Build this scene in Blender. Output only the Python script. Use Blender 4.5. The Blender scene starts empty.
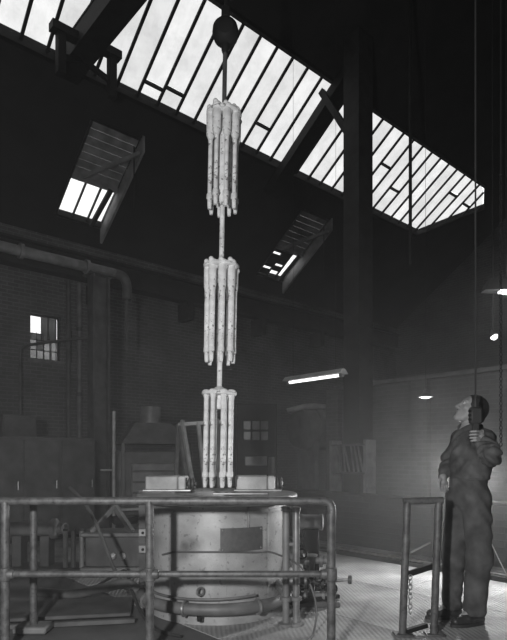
import bpy, math, random
import numpy as np
from mathutils import Vector, Matrix

random.seed(7)
SC = bpy.context.scene
COL = SC.collection
PI = math.pi
# ------------------------------------------------------------------ camera
FPX, HORIZON, CAMZ = 550.0, 457.0, 1.25
cam_data = bpy.data.cameras.new('camera')
cam_data.sensor_fit = 'VERTICAL'
cam_data.sensor_height = 24.0
cam_data.lens = 24.0 * FPX / 640.0
cam_data.shift_y = (HORIZON - 320.0) / 640.0
cam_data.clip_end = 200
cam = bpy.data.objects.new('camera', cam_data)
cam.location = (0, 0, CAMZ)
cam.rotation_euler = (PI / 2, 0, 0)
COL.objects.link(cam)
SC.camera = cam
# ------------------------------------------------------------------ world: plain overcast sky
W = bpy.data.worlds.new('overcast_sky')
SC.world = W
W.use_nodes = True
W.node_tree.nodes['Background'].inputs[0].default_value = (1, 1, 1, 1)
W.node_tree.nodes['Background'].inputs[1].default_value = 1.75
# ------------------------------------------------------------------ photographer's lamp, left of the camera
ld = bpy.data.lights.new('photo_lamp', 'POINT')
ld.energy = 600
ld.shadow_soft_size = 0.09
lo = bpy.data.objects.new('photo_lamp', ld)
lo.location = (-0.95, -0.05, 1.62)
COL.objects.link(lo)
# ------------------------------------------------------------------ view
SC.view_settings.view_transform = 'Standard'
SC.view_settings.look = 'None'
SC.view_settings.exposure = 0.0
SC.view_settings.gamma = 1.0
SC.view_settings.use_curve_mapping = False
SC.cycles.use_denoising = True
SC.cycles.max_bounces = 6
SC.cycles.diffuse_bounces = 3
SC.cycles.transparent_max_bounces = 12
SC.cycles.sample_clamp_indirect = 3.0
SC.cycles.caustics_reflective = False
SC.cycles.caustics_refractive = False

# ------------------------------------------------------------------ building axes: A runs deep to the right, B deep to the left
AX, AY = 0.7507, 0.6606
ROT = math.atan2(AY, AX)
def AB(a, b, z=0.0):
    return Vector((a * AX - b * AY, a * AY + b * AX, z))

# ------------------------------------------------------------------ materials
MATS = {}
def nn(nt, kind, **kw):
    n = nt.nodes.new(kind)
    for k, v in kw.items():
        setattr(n, k, v)
    return n
def mat(name, g, rough=0.6, metal=0.0, var=0.25, scale=8.0, bump=0.0, bscale=None, spots=0.0, spot_scale=60.0, spec=0.5):
    """grey procedural surface: base grey, mottled by noise, optional dark flecks and fine relief"""
    if name in MATS:
        return MATS[name]
    m = bpy.data.materials.new(name)
    m.use_nodes = True
    nt = m.node_tree
    b = nt.nodes['Principled BSDF']
    b.inputs['Roughness'].default_value = rough
    b.inputs['Metallic'].default_value = metal
    b.inputs['Specular IOR Level'].default_value = spec
    tc = nn(nt, 'ShaderNodeTexCoord')
    n1 = nn(nt, 'ShaderNodeTexNoise')
    n1.inputs['Scale'].default_value = scale
    n1.inputs['Detail'].default_value = 6
    nt.links.new(tc.outputs['Object'], n1.inputs['Vector'])
    r = nn(nt, 'ShaderNodeValToRGB')
    lo_, hi_ = g * (1 - var), min(1.0, g * (1 + var))
    r.color_ramp.elements[0].position = 0.3
    r.color_ramp.elements[1].position = 0.7
    r.color_ramp.elements[0].color = (lo_, lo_, lo_, 1)
    r.color_ramp.elements[1].color = (hi_, hi_, hi_, 1)
    nt.links.new(n1.outputs['Fac'], r.inputs['Fac'])
    out = r.outputs['Color']
    if spots > 0:
        n2 = nn(nt, 'ShaderNodeTexNoise')
        n2.inputs['Scale'].default_value = spot_scale
        n2.inputs['Detail'].default_value = 3
        nt.links.new(tc.outputs['Object'], n2.inputs['Vector'])
        r2 = nn(nt, 'ShaderNodeValToRGB')
        r2.color_ramp.elements[0].position = 0.60
        r2.color_ramp.elements[1].position = 0.68
        r2.color_ramp.elements[0].color = (1, 1, 1, 1)
        d = 1 - spots
        r2.color_ramp.elements[1].color = (d, d, d, 1)
        nt.links.new(n2.outputs['Fac'], r2.inputs['Fac'])
        mx = nn(nt, 'ShaderNodeMix', data_type='RGBA', blend_type='MULTIPLY')
        mx.inputs['Factor'].default_value = 1
        nt.links.new(out, mx.inputs['A'])
        nt.links.new(r2.outputs['Color'], mx.inputs['B'])
        out = mx.outputs['Result']
    nt.links.new(out, b.inputs['Base Color'])
    if bump > 0:
        n3 = nn(nt, 'ShaderNodeTexNoise')
        n3.inputs['Scale'].default_value = bscale or scale * 5
        n3.inputs['Detail'].default_value = 5
        nt.links.new(tc.outputs['Object'], n3.inputs['Vector'])
        bp = nn(nt, 'ShaderNodeBump')
        bp.inputs['Strength'].default_value = bump
        bp.inputs['Distance'].default_value = 0.01
        nt.links.new(n3.outputs['Fac'], bp.inputs['Height'])
        nt.links.new(bp.outputs['Normal'], b.inputs['Normal'])
    MATS[name] = m
    return m

def brick_mat(name, g, mortar, wall_axis='A'):
    if name in MATS:
        return MATS[name]
    m = bpy.data.materials.new(name)
    m.use_nodes = True
    nt = m.node_tree
    b = nt.nodes['Principled BSDF']
    b.inputs['Roughness'].default_value = 0.85
    tc = nn(nt, 'ShaderNodeTexCoord')
    sep = nn(nt, 'ShaderNodeSeparateXYZ')
    nt.links.new(tc.outputs['Object'], sep.inputs[0])
    cmb = nn(nt, 'ShaderNodeCombineXYZ')
    nt.links.new(sep.outputs['X' if wall_axis == 'A' else 'Y'], cmb.inputs['X'])
    nt.links.new(sep.outputs['Z'], cmb.inputs['Y'])
    br = nn(nt, 'ShaderNodeTexBrick')
    br.inputs['Color1'].default_value = (g, g, g, 1)
    br.inputs['Color2'].default_value = (g * .72, g * .72, g * .72, 1)
    br.inputs['Mortar'].default_value = (mortar, mortar, mortar, 1)
    br.inputs['Scale'].default_value = 1.0
    br.inputs['Mortar Size'].default_value = 0.008
    br.inputs['Brick Width'].default_value = 0.23
    br.inputs['Row Height'].default_value = 0.078
    nt.links.new(cmb.outputs[0], br.inputs['Vector'])
    n1 = nn(nt, 'ShaderNodeTexNoise')
    n1.inputs['Scale'].default_value = 1.3
    n1.inputs['Detail'].default_value = 7
    nt.links.new(tc.outputs['Object'], n1.inputs['Vector'])
    r = nn(nt, 'ShaderNodeValToRGB')
    r.color_ramp.elements[0].position = 0.3
    r.color_ramp.elements[0].color = (.5, .5, .5, 1)
    r.color_ramp.elements[1].position = 0.72
    r.color_ramp.elements[1].color = (1.1, 1.1, 1.1, 1)
    nt.links.new(n1.outputs['Fac'], r.inputs['Fac'])
    mx = nn(nt, 'ShaderNodeMix', data_type='RGBA', blend_type='MULTIPLY')
    mx.inputs['Factor'].default_value = 1
    nt.links.new(br.outputs['Color'], mx.inputs['A'])
    nt.links.new(r.outputs['Color'], mx.inputs['B'])
    nt.links.new(mx.outputs['Result'], b.inputs['Base Color'])
    bp = nn(nt, 'ShaderNodeBump')
    bp.inputs['Strength'].default_value = 0.6
    bp.inputs['Distance'].default_value = 0.01
    bp.invert = True
    nt.links.new(br.outputs['Fac'], bp.inputs['Height'])
    nt.links.new(bp.outputs['Normal'], b.inputs['Normal'])
    MATS[name] = m
    return m

def chequer_mat():
    """worn steel chequer plate: two crossed families of short ridges"""
    m = bpy.data.materials.new('chequer_plate')
    m.use_nodes = True
    nt = m.node_tree
    b = nt.nodes['Principled BSDF']
    b.inputs['Roughness'].default_value = 0.75
    b.inputs['Specular IOR Level'].default_value = 0.2
    tc = nn(nt, 'ShaderNodeTexCoord')
    heights = []
    for ang in (0.62, 0.62 + PI / 2):
        mp = nn(nt, 'ShaderNodeMapping')
        mp.inputs['Rotation'].default_value = (0, 0, ang)
        nt.links.new(tc.outputs['Object'], mp.inputs['Vector'])
        w = nn(nt, 'ShaderNodeTexWave', wave_type='BANDS', bands_direction='X', wave_profile='SIN')
        w.inputs['Scale'].default_value = 9.0
        w.inputs['Distortion'].default_value = 0.3
        nt.links.new(mp.outputs[0], w.inputs['Vector'])
        heights.append(w)
    mxh = nn(nt, 'ShaderNodeMath', operation='MULTIPLY_ADD')
    nt.links.new(heights[0].outputs['Fac'], mxh.inputs[0])
    mxh.inputs[1].default_value = 1.0
    m2 = nn(nt, 'ShaderNodeMath', operation='MULTIPLY')
    nt.links.new(heights[1].outputs['Fac'], m2.inputs[0])
    m2.inputs[1].default_value = 0.35
    nt.links.new(m2.outputs[0], mxh.inputs[2])
    bp = nn(nt, 'ShaderNodeBump')
    bp.inputs['Strength'].default_value = 0.4
    bp.inputs['Distance'].default_value = 0.008
    nt.links.new(mxh.outputs[0], bp.inputs['Height'])
    nt.links.new(bp.outputs['Normal'], b.inputs['Normal'])
    n1 = nn(nt, 'ShaderNodeTexNoise')
    n1.inputs['Scale'].default_value = 2.2
    n1.inputs['Detail'].default_value = 8
    nt.links.new(tc.outputs['Object'], n1.inputs['Vector'])
    r = nn(nt, 'ShaderNodeValToRGB')
    r.color_ramp.elements[0].position = 0.3
    r.color_ramp.elements[0].color = (.18, .18, .18, 1)
    r.color_ramp.elements[1].position = 0.7
    r.color_ramp.elements[1].color = (.44, .44, .44, 1)
    nt.links.new(n1.outputs['Fac'], r.inputs['Fac'])
    nt.links.new(r.outputs['Color'], b.inputs['Base Color'])
    MATS['chequer'] = m
    return m

def glass_mat(name, tint, dirt, var=0.25):
    """old glass: lets daylight through, dimmed by dirt, a little gloss"""
    if name in MATS:
        return MATS[name]
    m = bpy.data.materials.new(name)
    m.use_nodes = True
    nt = m.node_tree
    nt.nodes.remove(nt.nodes['Principled BSDF'])
    out = nt.nodes['Material Output']
    tc = nn(nt, 'ShaderNodeTexCoord')
    n1 = nn(nt, 'ShaderNodeTexNoise')
    n1.inputs['Scale'].default_value = 2.0
    n1.inputs['Detail'].default_value = 8
    n1.inputs['Roughness'].default_value = 0.65
    nt.links.new(tc.outputs['Object'], n1.inputs['Vector'])
    r = nn(nt, 'ShaderNodeValToRGB')
    r.color_ramp.elements[0].position = 0.32
    r.color_ramp.elements[1].position = 0.62
    lo_, hi_ = tint * (1 - var), tint
    r.color_ramp.elements[0].color = (lo_, lo_, lo_, 1)
    r.color_ramp.elements[1].color = (hi_, hi_, hi_, 1)
    nt.links.new(n1.outputs['Fac'], r.inputs['Fac'])
    oi = nn(nt, 'ShaderNodeObjectInfo')
    mr = nn(nt, 'ShaderNodeMapRange')
    mr.inputs['To Min'].default_value = 0.9
    mr.inputs['To Max'].default_value = 1.0
    nt.links.new(oi.outputs['Random'], mr.inputs['Value'])
    mx = nn(nt, 'ShaderNodeMix', data_type='RGBA', blend_type='MULTIPLY')
    mx.inputs['Factor'].default_value = 1
    nt.links.new(r.outputs['Color'], mx.inputs['A'])
    nt.links.new(mr.outputs['Result'], mx.inputs['B'])
    tr = nn(nt, 'ShaderNodeBsdfTransparent')
    nt.links.new(mx.outputs['Result'], tr.inputs['Color'])
    df = nn(nt, 'ShaderNodeBsdfDiffuse')
    df.inputs['Color'].default_value = (.3, .3, .3, 1)
    ms = nn(nt, 'ShaderNodeMixShader')
    ms.inputs['Fac'].default_value = dirt
    nt.links.new(tr.outputs[0], ms.inputs[1])
    nt.links.new(df.outputs[0], ms.inputs[2])
    nt.links.new(ms.outputs[0], out.inputs['Surface'])
    MATS[name] = m
    return m

def glow_mat(name, strength):
    if name in MATS:
        return MATS[name]
    m = bpy.data.materials.new(name)
    m.use_nodes = True
    b = m.node_tree.nodes['Principled BSDF']
    b.inputs['Base Color'].default_value = (.9, .9, .9, 1)
    b.inputs['Emission Color'].default_value = (1, 1, 1, 1)
    b.inputs['Emission Strength'].default_value = strength
    MATS[name] = m
    return m

# ------------------------------------------------------------------ mesh collector
def frame_of(d):
    d = Vector(d).normalized()
    u = d.cross(Vector((0, 0, 1)))
    if u.length < 1e-4:
        u = Vector((1, 0, 0))
    u.normalize()
    return u, d.cross(u).normalized(), d

class MB:
    def __init__(s):
        s.v, s.f = [], []
    def add(s, vs, fs):
        o = len(s.v)
        s.v += [tuple(p) for p in vs]
        s.f += [tuple(i + o for i in f) for f in fs]
        return s
    def hexa(s, p):          # 8 points: bottom 4 ccw, top 4 ccw
        return s.add(p, [(3, 2, 1, 0), (4, 5, 6, 7), (0, 1, 5, 4), (1, 2, 6, 5), (2, 3, 7, 6), (3, 0, 4, 7)])
    def box(s, x0, x1, y0, y1, z0, z1):
        return s.hexa([(x0, y0, z0), (x1, y0, z0), (x1, y1, z0), (x0, y1, z0), (x0, y0, z1), (x1, y0, z1), (x1, y1, z1), (x0, y1, z1)])
    def bbox(s, x0, x1, y0, y1, z0, z1, c=0.01):     # box with chamfered edges
        c = min(c, (x1 - x0) * .45, (y1 - y0) * .45, (z1 - z0) * .45)
        vs, ix = [], {}
        for i, x in enumerate((x0, x1)):
            for j, y in enumerate((y0, y1)):
                for k, z in enumerate((z0, z1)):
                    sx, sy, sz = (c if i == 0 else -c), (c if j == 0 else -c), (c if k == 0 else -c)
                    for a, q in enumerate(((x, y + sy, z + sz), (x + sx, y, z + sz), (x + sx, y + sy, z))):
                        ix[(i, j, k, a)] = len(vs); vs.append(q)
        fs = []
        for i in (0, 1):
            fs.append([ix[(i, j, k, 0)] for j, k in ((0, 0), (1, 0), (1, 1), (0, 1))][::(1 if i else -1)])
            fs.append([ix[(j, i, k, 1)] for j, k in ((0, 0), (1, 0), (1, 1), (0, 1))][::(-1 if i else 1)])
            fs.append([ix[(j, k, i, 2)] for j, k in ((0, 0), (1, 0), (1, 1), (0, 1))][::(1 if i else -1)])
        for p in (0, 1):
            for q in (0, 1):
                fs.append([ix[(p, q, 0, 0)], ix[(p, q, 1, 0)], ix[(p, q, 1, 1)], ix[(p, q, 0, 1)]])
                fs.append([ix[(p, 0, q, 0)], ix[(p, 1, q, 0)], ix[(p, 1, q, 2)], ix[(p, 0, q, 2)]])
                fs.append([ix[(0, p, q, 1)], ix[(1, p, q, 1)], ix[(1, p, q, 2)], ix[(0, p, q, 2)]])
        for i in (0, 1):
            for j in (0, 1):
                for k in (0, 1):
                    fs.append([ix[(i, j, k, a)] for a in range(3)])
        return s.add(vs, fs)
    def cyl(s, a, b, r, r2=None, n=12, cap=True):
        a, b = Vector(a), Vector(b)
        r2 = r if r2 is None else r2
        u, w, d = frame_of(b - a)
        vs = []
        for p, rr in ((a, r), (b, r2)):
            for i in range(n):
                t = 2 * PI * i / n
                vs.append(p + u * (rr * math.cos(t)) + w * (rr * math.sin(t)))
        fs = [(i, (i + 1) % n, n + (i + 1) % n, n + i) for i in range(n)]
        if cap:
            fs += [tuple(range(n - 1, -1, -1)), tuple(range(n, 2 * n))]
        return s.add(vs, fs)
    def beam(s, a, b, w, h, up=(0, 0, 1)):   # rectangular bar between two points
        a, b = Vector(a), Vector(b)
        d = (b - a).normalized()
        x = d.cross(Vector(up)).normalized()
        y = x.cross(d).normalized()
        x, y = x * w / 2, y * h / 2
        return s.hexa([a - x - y, a + x - y, b + x - y, b - x - y, a - x + y, a + x + y, b + x + y, b - x + y])
    def tube(s, pts, r, n=10, close=False, radii=None):
        pts = [Vector(p) for p in pts]
        m = len(pts)
        prev = None
        vs = []
        for i, p in enumerate(pts):
            if close:
                t = pts[(i + 1) % m] - pts[i - 1]
            else:
                t = pts[min(i + 1, m - 1)] - pts[max(i - 1, 0)]
            t.normalize()
            if prev is None:
                u, w, _ = frame_of(t)
            else:
                u = prev - t * prev.dot(t)
                u.normalize()
                w = t.cross(u)
            prev = u
            rr = radii[i] if radii else r
            for k in range(n):
                a = 2 * PI * k / n
                vs.append(p + u * (rr * math.cos(a)) + w * (rr * math.sin(a)))
        fs = []
        for i in range(m if close else m - 1):
            j = (i + 1) % m
            fs += [(i * n + k, i * n + (k + 1) % n, j * n + (k + 1) % n, j * n + k) for k in range(n)]
        if not close:
            fs += [tuple(range(n - 1, -1, -1)), tuple(range((m - 1) * n, m * n))]
        return s.add(vs, fs)
    def lathe(s, prof, origin=(0, 0, 0), axis=(0, 0, 1), n=24, a0=0.0, a1=2 * PI):
        """prof: list of (radius, height) revolved round an axis through origin"""
        o = Vector(origin)
        u, w, d = frame_of(axis)
        full = abs(a1 - a0 - 2 * PI) < 1e-6
        cnt = n if full else n + 1
        vs = []
        for r, h in prof:
            for i in range(cnt):
                t = a0 + (a1 - a0) * i / n
                vs.append(o + d * h + u * (r * math.cos(t)) + w * (r * math.sin(t)))
        fs = []
        for j in range(len(prof) - 1):
            for i in range(n):
                k = (i + 1) % cnt
                fs.append((j * cnt + i, j * cnt + k, (j + 1) * cnt + k, (j + 1) * cnt + i))
        if full:
            if prof[0][0] > 1e-5: fs.append(tuple(range(cnt - 1, -1, -1)))
            if prof[-1][0] > 1e-5: fs.append(tuple(range((len(prof) - 1) * cnt, len(prof) * cnt)))
        return s.add(vs, fs)
    def ball(s, c, r, n=16, m=10, sq=(1, 1, 1)):
        prof = [(max(1e-6, r * math.sin(PI * i / m)), -r * math.cos(PI * i / m)) for i in range(m + 1)]
        t = MB().lathe(prof, n=n)
        return s.add([(c[0] + p[0] * sq[0], c[1] + p[1] * sq[1], c[2] + p[2] * sq[2]) for p in t.v], t.f)
    def ring(s, c, R, r, axis=(0, 0, 1), n=24, m=8):
        u, w, d = frame_of(axis)
        c = Vector(c)
        return s.tube([c + u * (R * math.cos(2 * PI * i / n)) + w * (R * math.sin(2 * PI * i / n)) for i in range(n)], r, m, close=True)
    def build(s, name, material, parent=None, loc=None, rotz=0.0, smooth=True, kind=None):
        me = bpy.data.meshes.new(name)
        me.from_pydata(s.v, [], s.f)
        me.update()
        import bmesh
        bm = bmesh.new(); bm.from_mesh(me)
        bmesh.ops.recalc_face_normals(bm, faces=bm.faces[:])
        bm.to_mesh(me); bm.free()
        me.materials.append(material)
        if smooth:
            me.polygons.foreach_set('use_smooth', [True] * len(me.polygons))
            me.set_sharp_from_angle(angle=math.radians(38))
        return link(name, me, parent, loc, rotz, kind)

def link(name, me, parent=None, loc=None, rotz=0.0, kind=None):
    o = bpy.data.objects.new(name, me)
    COL.objects.link(o)
    if parent is not None: o.parent = parent
    if loc is not None: o.location = loc
    if rotz: o.rotation_euler = (0, 0, rotz)
    if kind: o['kind'] = kind
    return o
def tag(o, label, cat, group=None, kind=None):
    o['label'] = label
    o['category'] = cat
    if group: o['group'] = group
    if kind: o['kind'] = kind
    return o
def thing(name, label, cat, loc=(0, 0, 0), rotz=0.0, group=None):
    o = bpy.data.objects.new(name, None)
    o.empty_display_size = 0.1
    COL.objects.link(o)
    o.location = loc
    o.rotation_euler = (0, 0, rotz)
    return tag(o, label, cat, group)
def copy_tree(o, parent=None):
    c = o.copy()
    COL.objects.link(c)
    if parent is not None: c.parent = parent
    for ch in list(o.children):
        copy_tree(ch, c)
    return c
def struct(name, mb, m, label, cat):
    """a piece of the setting, drawn in building axes"""
    o = mb.build(name, m, rotz=ROT)
    return tag(o, label, cat, kind='structure')
def smooth_path(pts, k=6):
    """Catmull-Rom through the points"""
    P = [Vector(p) for p in pts]
    P = [P[0] * 2 - P[1]] + P + [P[-1] * 2 - P[-2]]
    out = []
    for i in range(1, len(P) - 2):
        for j in range(k):
            t = j / k
            a, b, c, d = P[i - 1], P[i], P[i + 1], P[i + 2]
            out.append(0.5 * ((2 * b) + (c - a) * t + (2 * a - 5 * b + 4 * c - d) * t * t + (3 * b - a - 3 * c + d) * t ** 3))
    out.append(P[-2])
    return out

M_roof = mat('sooty_roof_board', .010, .9, var=.5, scale=1.5)
M_black = mat('black_iron', .010, .7, .0, var=.4, scale=6, spec=.3)
M_girder = mat('sooty_steel', .02, .7, .0, var=.4, scale=4, spec=.3)
M_dark = mat('dark_machine_paint', .085, .55, .1, var=.4, scale=5, bump=.1)
M_mid = mat('grey_machine_paint', .17, .5, .1, var=.35, scale=6, bump=.1)
M_pale = mat('pale_painted_metal', .38, .5, .1, var=.3, scale=7)
M_rail = mat('worn_rail_paint', .10, .5, .2, var=.45, scale=22, bump=.15, spots=.5, spot_scale=70)
M_shell = mat('aluminium_paint', .37, .45, .2, var=.22, scale=7, bump=.08, spots=.4, spot_scale=28)
M_coat = mat('white_refractory_coating', .84, .85, var=.2, scale=16, bump=.5, bscale=50, spots=.72, spot_scale=30)
M_concrete = mat('oily_concrete', .10, .75, var=.4, scale=2.2, bump=.15)
M_strip = mat('pale_concrete', .34, .8, var=.3, scale=3, bump=.15)
M_steel = mat('bare_steel', .3, .35, .6, var=.35, scale=12)
M_rubber = mat('black_rubber', .03, .6, var=.2)
M_hose = mat('grey_hose', .10, .55, var=.25)
M_wood = mat('grey_boards', .20, .8, var=.45, scale=3, bump=.2)
M_cord = mat('white_cord', .7, .6, var=.05)
M_darkwall = mat('dark_wall_paint', .025, .8, var=.4, scale=3, bump=.2)
M_brickL = brick_mat('sooty_brick', .13, .20, 'A')
M_brickR = brick_mat('limewashed_brick', .10, .115, 'B')
M_brickE = brick_mat('dark_end_brick', .07, .10, 'B')
M_brickLow = brick_mat('dark_low_brick', .025, .04, 'B')
M_cheq = chequer_mat()
G_sky = glass_mat('skylight_glass', .78, .03, .10)
G_clear = glass_mat('clean_glass', .95, .02, .05)
G_grime = glass_mat('grimy_glass', .28, .25, .5)
G_haze = glass_mat('hazed_glass', .46, .15, .3)

# ================================================================== THE HALL
A0, A1, B0, B1 = -7.0, 17.0, -6.0, 11.5      # room limits in building axes
RIDGE = 3.6
def RZ(b):
    if b >= RIDGE:
        return CAMZ + 4.65 + .683 * (11.5 - b)
    return CAMZ + 4.65 + .683 * (11.5 - RIDGE) - .683 * (RIDGE - b)
# ---- floor: concrete slab, chequer plates laid on it
f = struct('floor', MB().box(A0, A1, B0, B1, -.2, -.006), M_concrete, 'oily dark concrete floor of the furnace hall', 'floor')
pl_a, pl_b = 1.06, 2.1
pm = None
for i in range(3):
    for j in range(6):
        a = 2.32 + i * pl_a
        b = -1.2 + j * pl_b + (.7 if i % 2 else 0)
        if pm is None:
            o = MB().bbox(0, pl_a - .006, 0, pl_b - .006, -.0065, .0, .002).build('floor_plate', M_cheq, f)
            pm = o.data
        else:
            o = link('floor_plate', pm, f)
        o.location = (a, b, 0)
# pale strip of floor beyond the track, and the sunk steel track itself
MB().box(5.86, 6.16, -1, 9, -.006, .006).build('pale_strip', M_strip, f)
tr = struct('trim_1', MB().box(5.51, 5.56, -2, 10, -.006, .045).box(5.56, 5.86, -2, 10, -.006, .004), M_girder,
            'sunk steel track along the edge of the plated floor', 'track')
MB().box(5.60, 5.66, -2, 10, .004, .05).build('rail_strip', M_steel, tr)
MB().box(5.80, 5.86, -2, 10, .004, .035).build('rail_strip', M_steel, tr)
# pit cover in the left floor: kerbs, plates and an open slot
pit = thing('pit_cover', 'flat steel pit cover with an open slot beside the railing', 'pit cover', (-1.30, 4.15, 0), math.radians(10))
MB().bbox(-.62, .36, .10, .62, 0, .03, .006).build('cover_plate', M_dark, pit)
MB().bbox(-.60, .40, -.09, -.05, 0, .035, .004).build('slot_edge', M_dark, pit)
MB().box(-.58, .38, -.05, .10, -.004, .002).build('slot', M_black, pit)

# ---- far left brick wall, with its two windows
wb = MB()
T = .16
w1, w2, zA, zB, zC = (4.02, 4.66), (4.80, 4.90), 3.28, 4.22, 3.98
wb.box(A0, A1, B1, B1 + T, 0, zA).box(A0, A1, B1, B1 + T, zB, RZ(B1) + .1)
wb.box(A0, w1[0], B1, B1 + T, zA, zB).box(w1[1], w2[0], B1, B1 + T, zA, zB).box(w2[1], A1, B1, B1 + T, zA, zB)
wb.box(w2[0], w2[1], B1, B1 + T, zC, zB)
def gable(a0, a1):
    q = [(B0 - .35, 0), (B1 + T, 0), (B1 + T, RZ(B1 + T) + .1), (RIDGE, RZ(RIDGE) + .1), (B0 - .35, RZ(B0 - .35) + .1)]
    return MB().add([(a0, b, z) for b, z in q] + [(a1, b, z) for b, z in q],
                    [(0, 1, 2, 3, 4), (9, 8, 7, 6, 5)] + [(i, (i + 1) % 5, 5 + (i + 1) % 5, 5 + i) for i in range(5)])
struct('wall_left', wb, M_brickL, 'sooty brick wall at the far left with a barred window', 'wall')
struct('wall_end', gable(A1, A1 + .35), M_brickE, 'dark brick end wall beyond the column', 'wall')
struct('wall_front', MB().box(A0 - .35, A1 + .35, B0 - .35, B0, 0, RZ(B0) + .2), M_brickE, 'brick wall behind the camera', 'wall')
struct('wall_back', gable(A0 - .35, A0), M_brickE, 'brick wall to the left of the camera', 'wall')
# partition of limewashed brick behind the man, and the low wall of very dark brick in front of it
w = struct('wall_right', MB().box(8.72, 8.95, -5.9, 7.4, 0, 2.62), M_brickR, 'limewashed brick partition behind the man', 'wall')
MB().bbox(8.66, 9.01, -5.9, 7.4, 2.62, 2.70, .01).build('coping', M_dark, w)
for b in (1.2, 3.2, 5.2, 7.2):
    MB().box(8.60, 8.72, b, b + .32, 0, 2.62).build('pilaster', M_brickR, w)
w = struct('wall_low', MB().box(6.16, 6.36, .4, 7.6, 0, .70), M_brickLow, 'low dark brick wall beyond the sunk track', 'wall')
MB().bbox(6.14, 6.38, .4, 7.6, .70, .735, .008).build('coping', M_girder, w)

# ---- windows of the far left wall
def barred_window(name, a0, a1, z0, z1, cols, rows, glass, label):
    b = B1 + .12
    fr = MB()
    t = .03
    fr.box(a0, a0 + t, b - .03, b + .03, z0, z1).box(a1 - t, a1, b - .03, b + .03, z0, z1)
    fr.box(a0 + t, a1 - t, b - .03, b + .03, z0, z0 + t).box(a0 + t, a1 - t, b - .03, b + .03, z1 - t, z1)
    o = struct(name, fr, M_girder, label, 'window')
    for i in range(1, cols):
        x = a0 + (a1 - a0) * i / cols
        MB().box(x - .009, x + .009, b - .015, b + .015, z0 + t, z1 - t).build('glazing_bar', M_girder, o)
    for j in range(1, rows):
        z = z0 + (z1 - z0) * j / rows
        MB().box(a0 + t, a1 - t, b - .013, b + .013, z - .009, z + .009).build('glazing_bar', M_girder, o)
    for i in range(cols):
        for j in range(rows):
            xa, xb = a0 + (a1 - a0) * i / cols + .009, a0 + (a1 - a0) * (i + 1) / cols - .009
            za, zb = z0 + (z1 - z0) * j / rows + .009, z0 + (z1 - z0) * (j + 1) / rows - .009
            MB().box(xa, xb, b - .003, b + .003, za, zb).build('pane', glass(i, j), o)
    return o
def odd_window(name, a0, a1, z0, z1, label):
    b = B1 + .12
    t, fr = .03, MB()
    fr.box(a0, a0 + t, b - .03, b + .03, z0, z1).box(a1 - t, a1, b - .03, b + .03, z0, z1)
    fr.box(a0 + t, a1 - t, b - .03, b + .03, z0, z0 + t).box(a0 + t, a1 - t, b - .03, b + .03, z1 - t, z1)
    o = struct(name, fr, M_girder, label, 'window')
    W_, H_ = a1 - a0, z1 - z0
    def pane(u0, u1, v0, v1, g):
        MB().box(a0 + W_ * u0 + .008, a0 + W_ * u1 - .008, b - .003, b + .003, z0 + H_ * v0 + .008, z0 + H_ * v1 - .008).build('pane', g, o)
    pane(.03, .42, .58, .97, G_clear); pane(.42, .64, .44, .97, G_grime); pane(.64, .90, .44, .97, G_grime)
    pane(.90, .97, .56, .97, G_clear); pane(.03, .42, .44, .58, G_grime); pane(.90, .97, .44, .56, G_clear)
    for k in range(4):
        pane(.03 + .235 * k, .03 + .235 * (k + 1), .22, .44, G_haze if k != 1 else G_grime)
        pane(.03 + .235 * k, .03 + .235 * (k + 1), .03, .22, G_haze)
    def bar(u0, u1, v0, v1):
        MB().box(a0 + W_ * u0 - .008, a0 + W_ * u1 + .008, b - .014, b + .014, z0 + H_ * v0 - .008, z0 + H_ * v1 + .008).build('glazing_bar', M_girder, o)
    bar(.03, .97, .44, .44); bar(.42, .42, .44, .97); bar(.64, .64, .44, .97); bar(.90, .90, .44, .97); bar(.03, .42, .58, .58); bar(.03, .97, .22, .22)
    for k in range(1, 4):
        bar(.03 + .235 * k, .03 + .235 * k, .03, .44)
    return o
o = odd_window('window_1', w1[0], w1[1], zA, zB, 'barred window with two bright upper panes in the left brick wall')
for k in range(4):
    x = w1[0] + .12 + k * .135
    MB().cyl((x, B1 - .02, zA), (x, B1 - .02, zB - .4), .008, n=6).build('iron_bar', M_girder, o)
MB().box(w1[0] - .06, w1[1] + .06, B1 - .06, B1 + .02, zA - .07, zA - .005).build('window_sill', M_mid, o)
barred_window('window_2', w2[0], w2[1], zA, zC, 1, 3, lambda i, j: G_grime, 'narrow grimy window slit beside the barred window')

# ---- roof, drawn bay by bay round its openings
def slab(mb, a0, a1, b0, b1, t=.12, lift=0.0):
    mb.hexa([(a0, b0, RZ(b0) + lift), (a1, b0, RZ(b0) + lift), (a1, b1, RZ(b1) + lift), (a0, b1, RZ(b1) + lift),
             (a0, b0, RZ(b0) + lift + t), (a1, b0, RZ(b0) + lift + t), (a1, b1, RZ(b1) + lift + t), (a0, b1, RZ(b1) + lift + t)])
def slabq(mb, q, t=.12, lift=0.0):
    lo_ = [(a, b, RZ(b) + lift) for a, b in q]
    mb.hexa(lo_ + [(a, b, z + t) for a, b, z in lo_])
DH = [(4.40, 5.36), (9.90, 10.86)]       # two plank-lined dormer openings
DB0, DB1 = 9.40, 11.06
SB0, SB1 = 7.28, 8.82                    # long skylight
SA0, SAC, SA1 = 1.30, 14.10, 15.70       # its ends; the lower right corner is cut off
PITCH = .407
rb = MB()
slab(rb, A0, A1, DB1, B1 + .5)
edges = [A0] + [x for d in DH for x in d] + [A1]
for i in range(0, len(edges), 2):
    slab(rb, edges[i], edges[i + 1], DB0, DB1)
slab(rb, A0, A1, SB1, DB0)
slab(rb, A0, SA0, SB0, SB1)
slabq(rb, [(SAC, SB1), (SA1, 7.62), (A1, 7.62), (A1, SB1)])
slabq(rb, [(15.0, SB0), (A1, SB0), (A1, 7.62), (SA1, 7.62)])
slab(rb, A0, A1, RIDGE, SB0)
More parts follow.
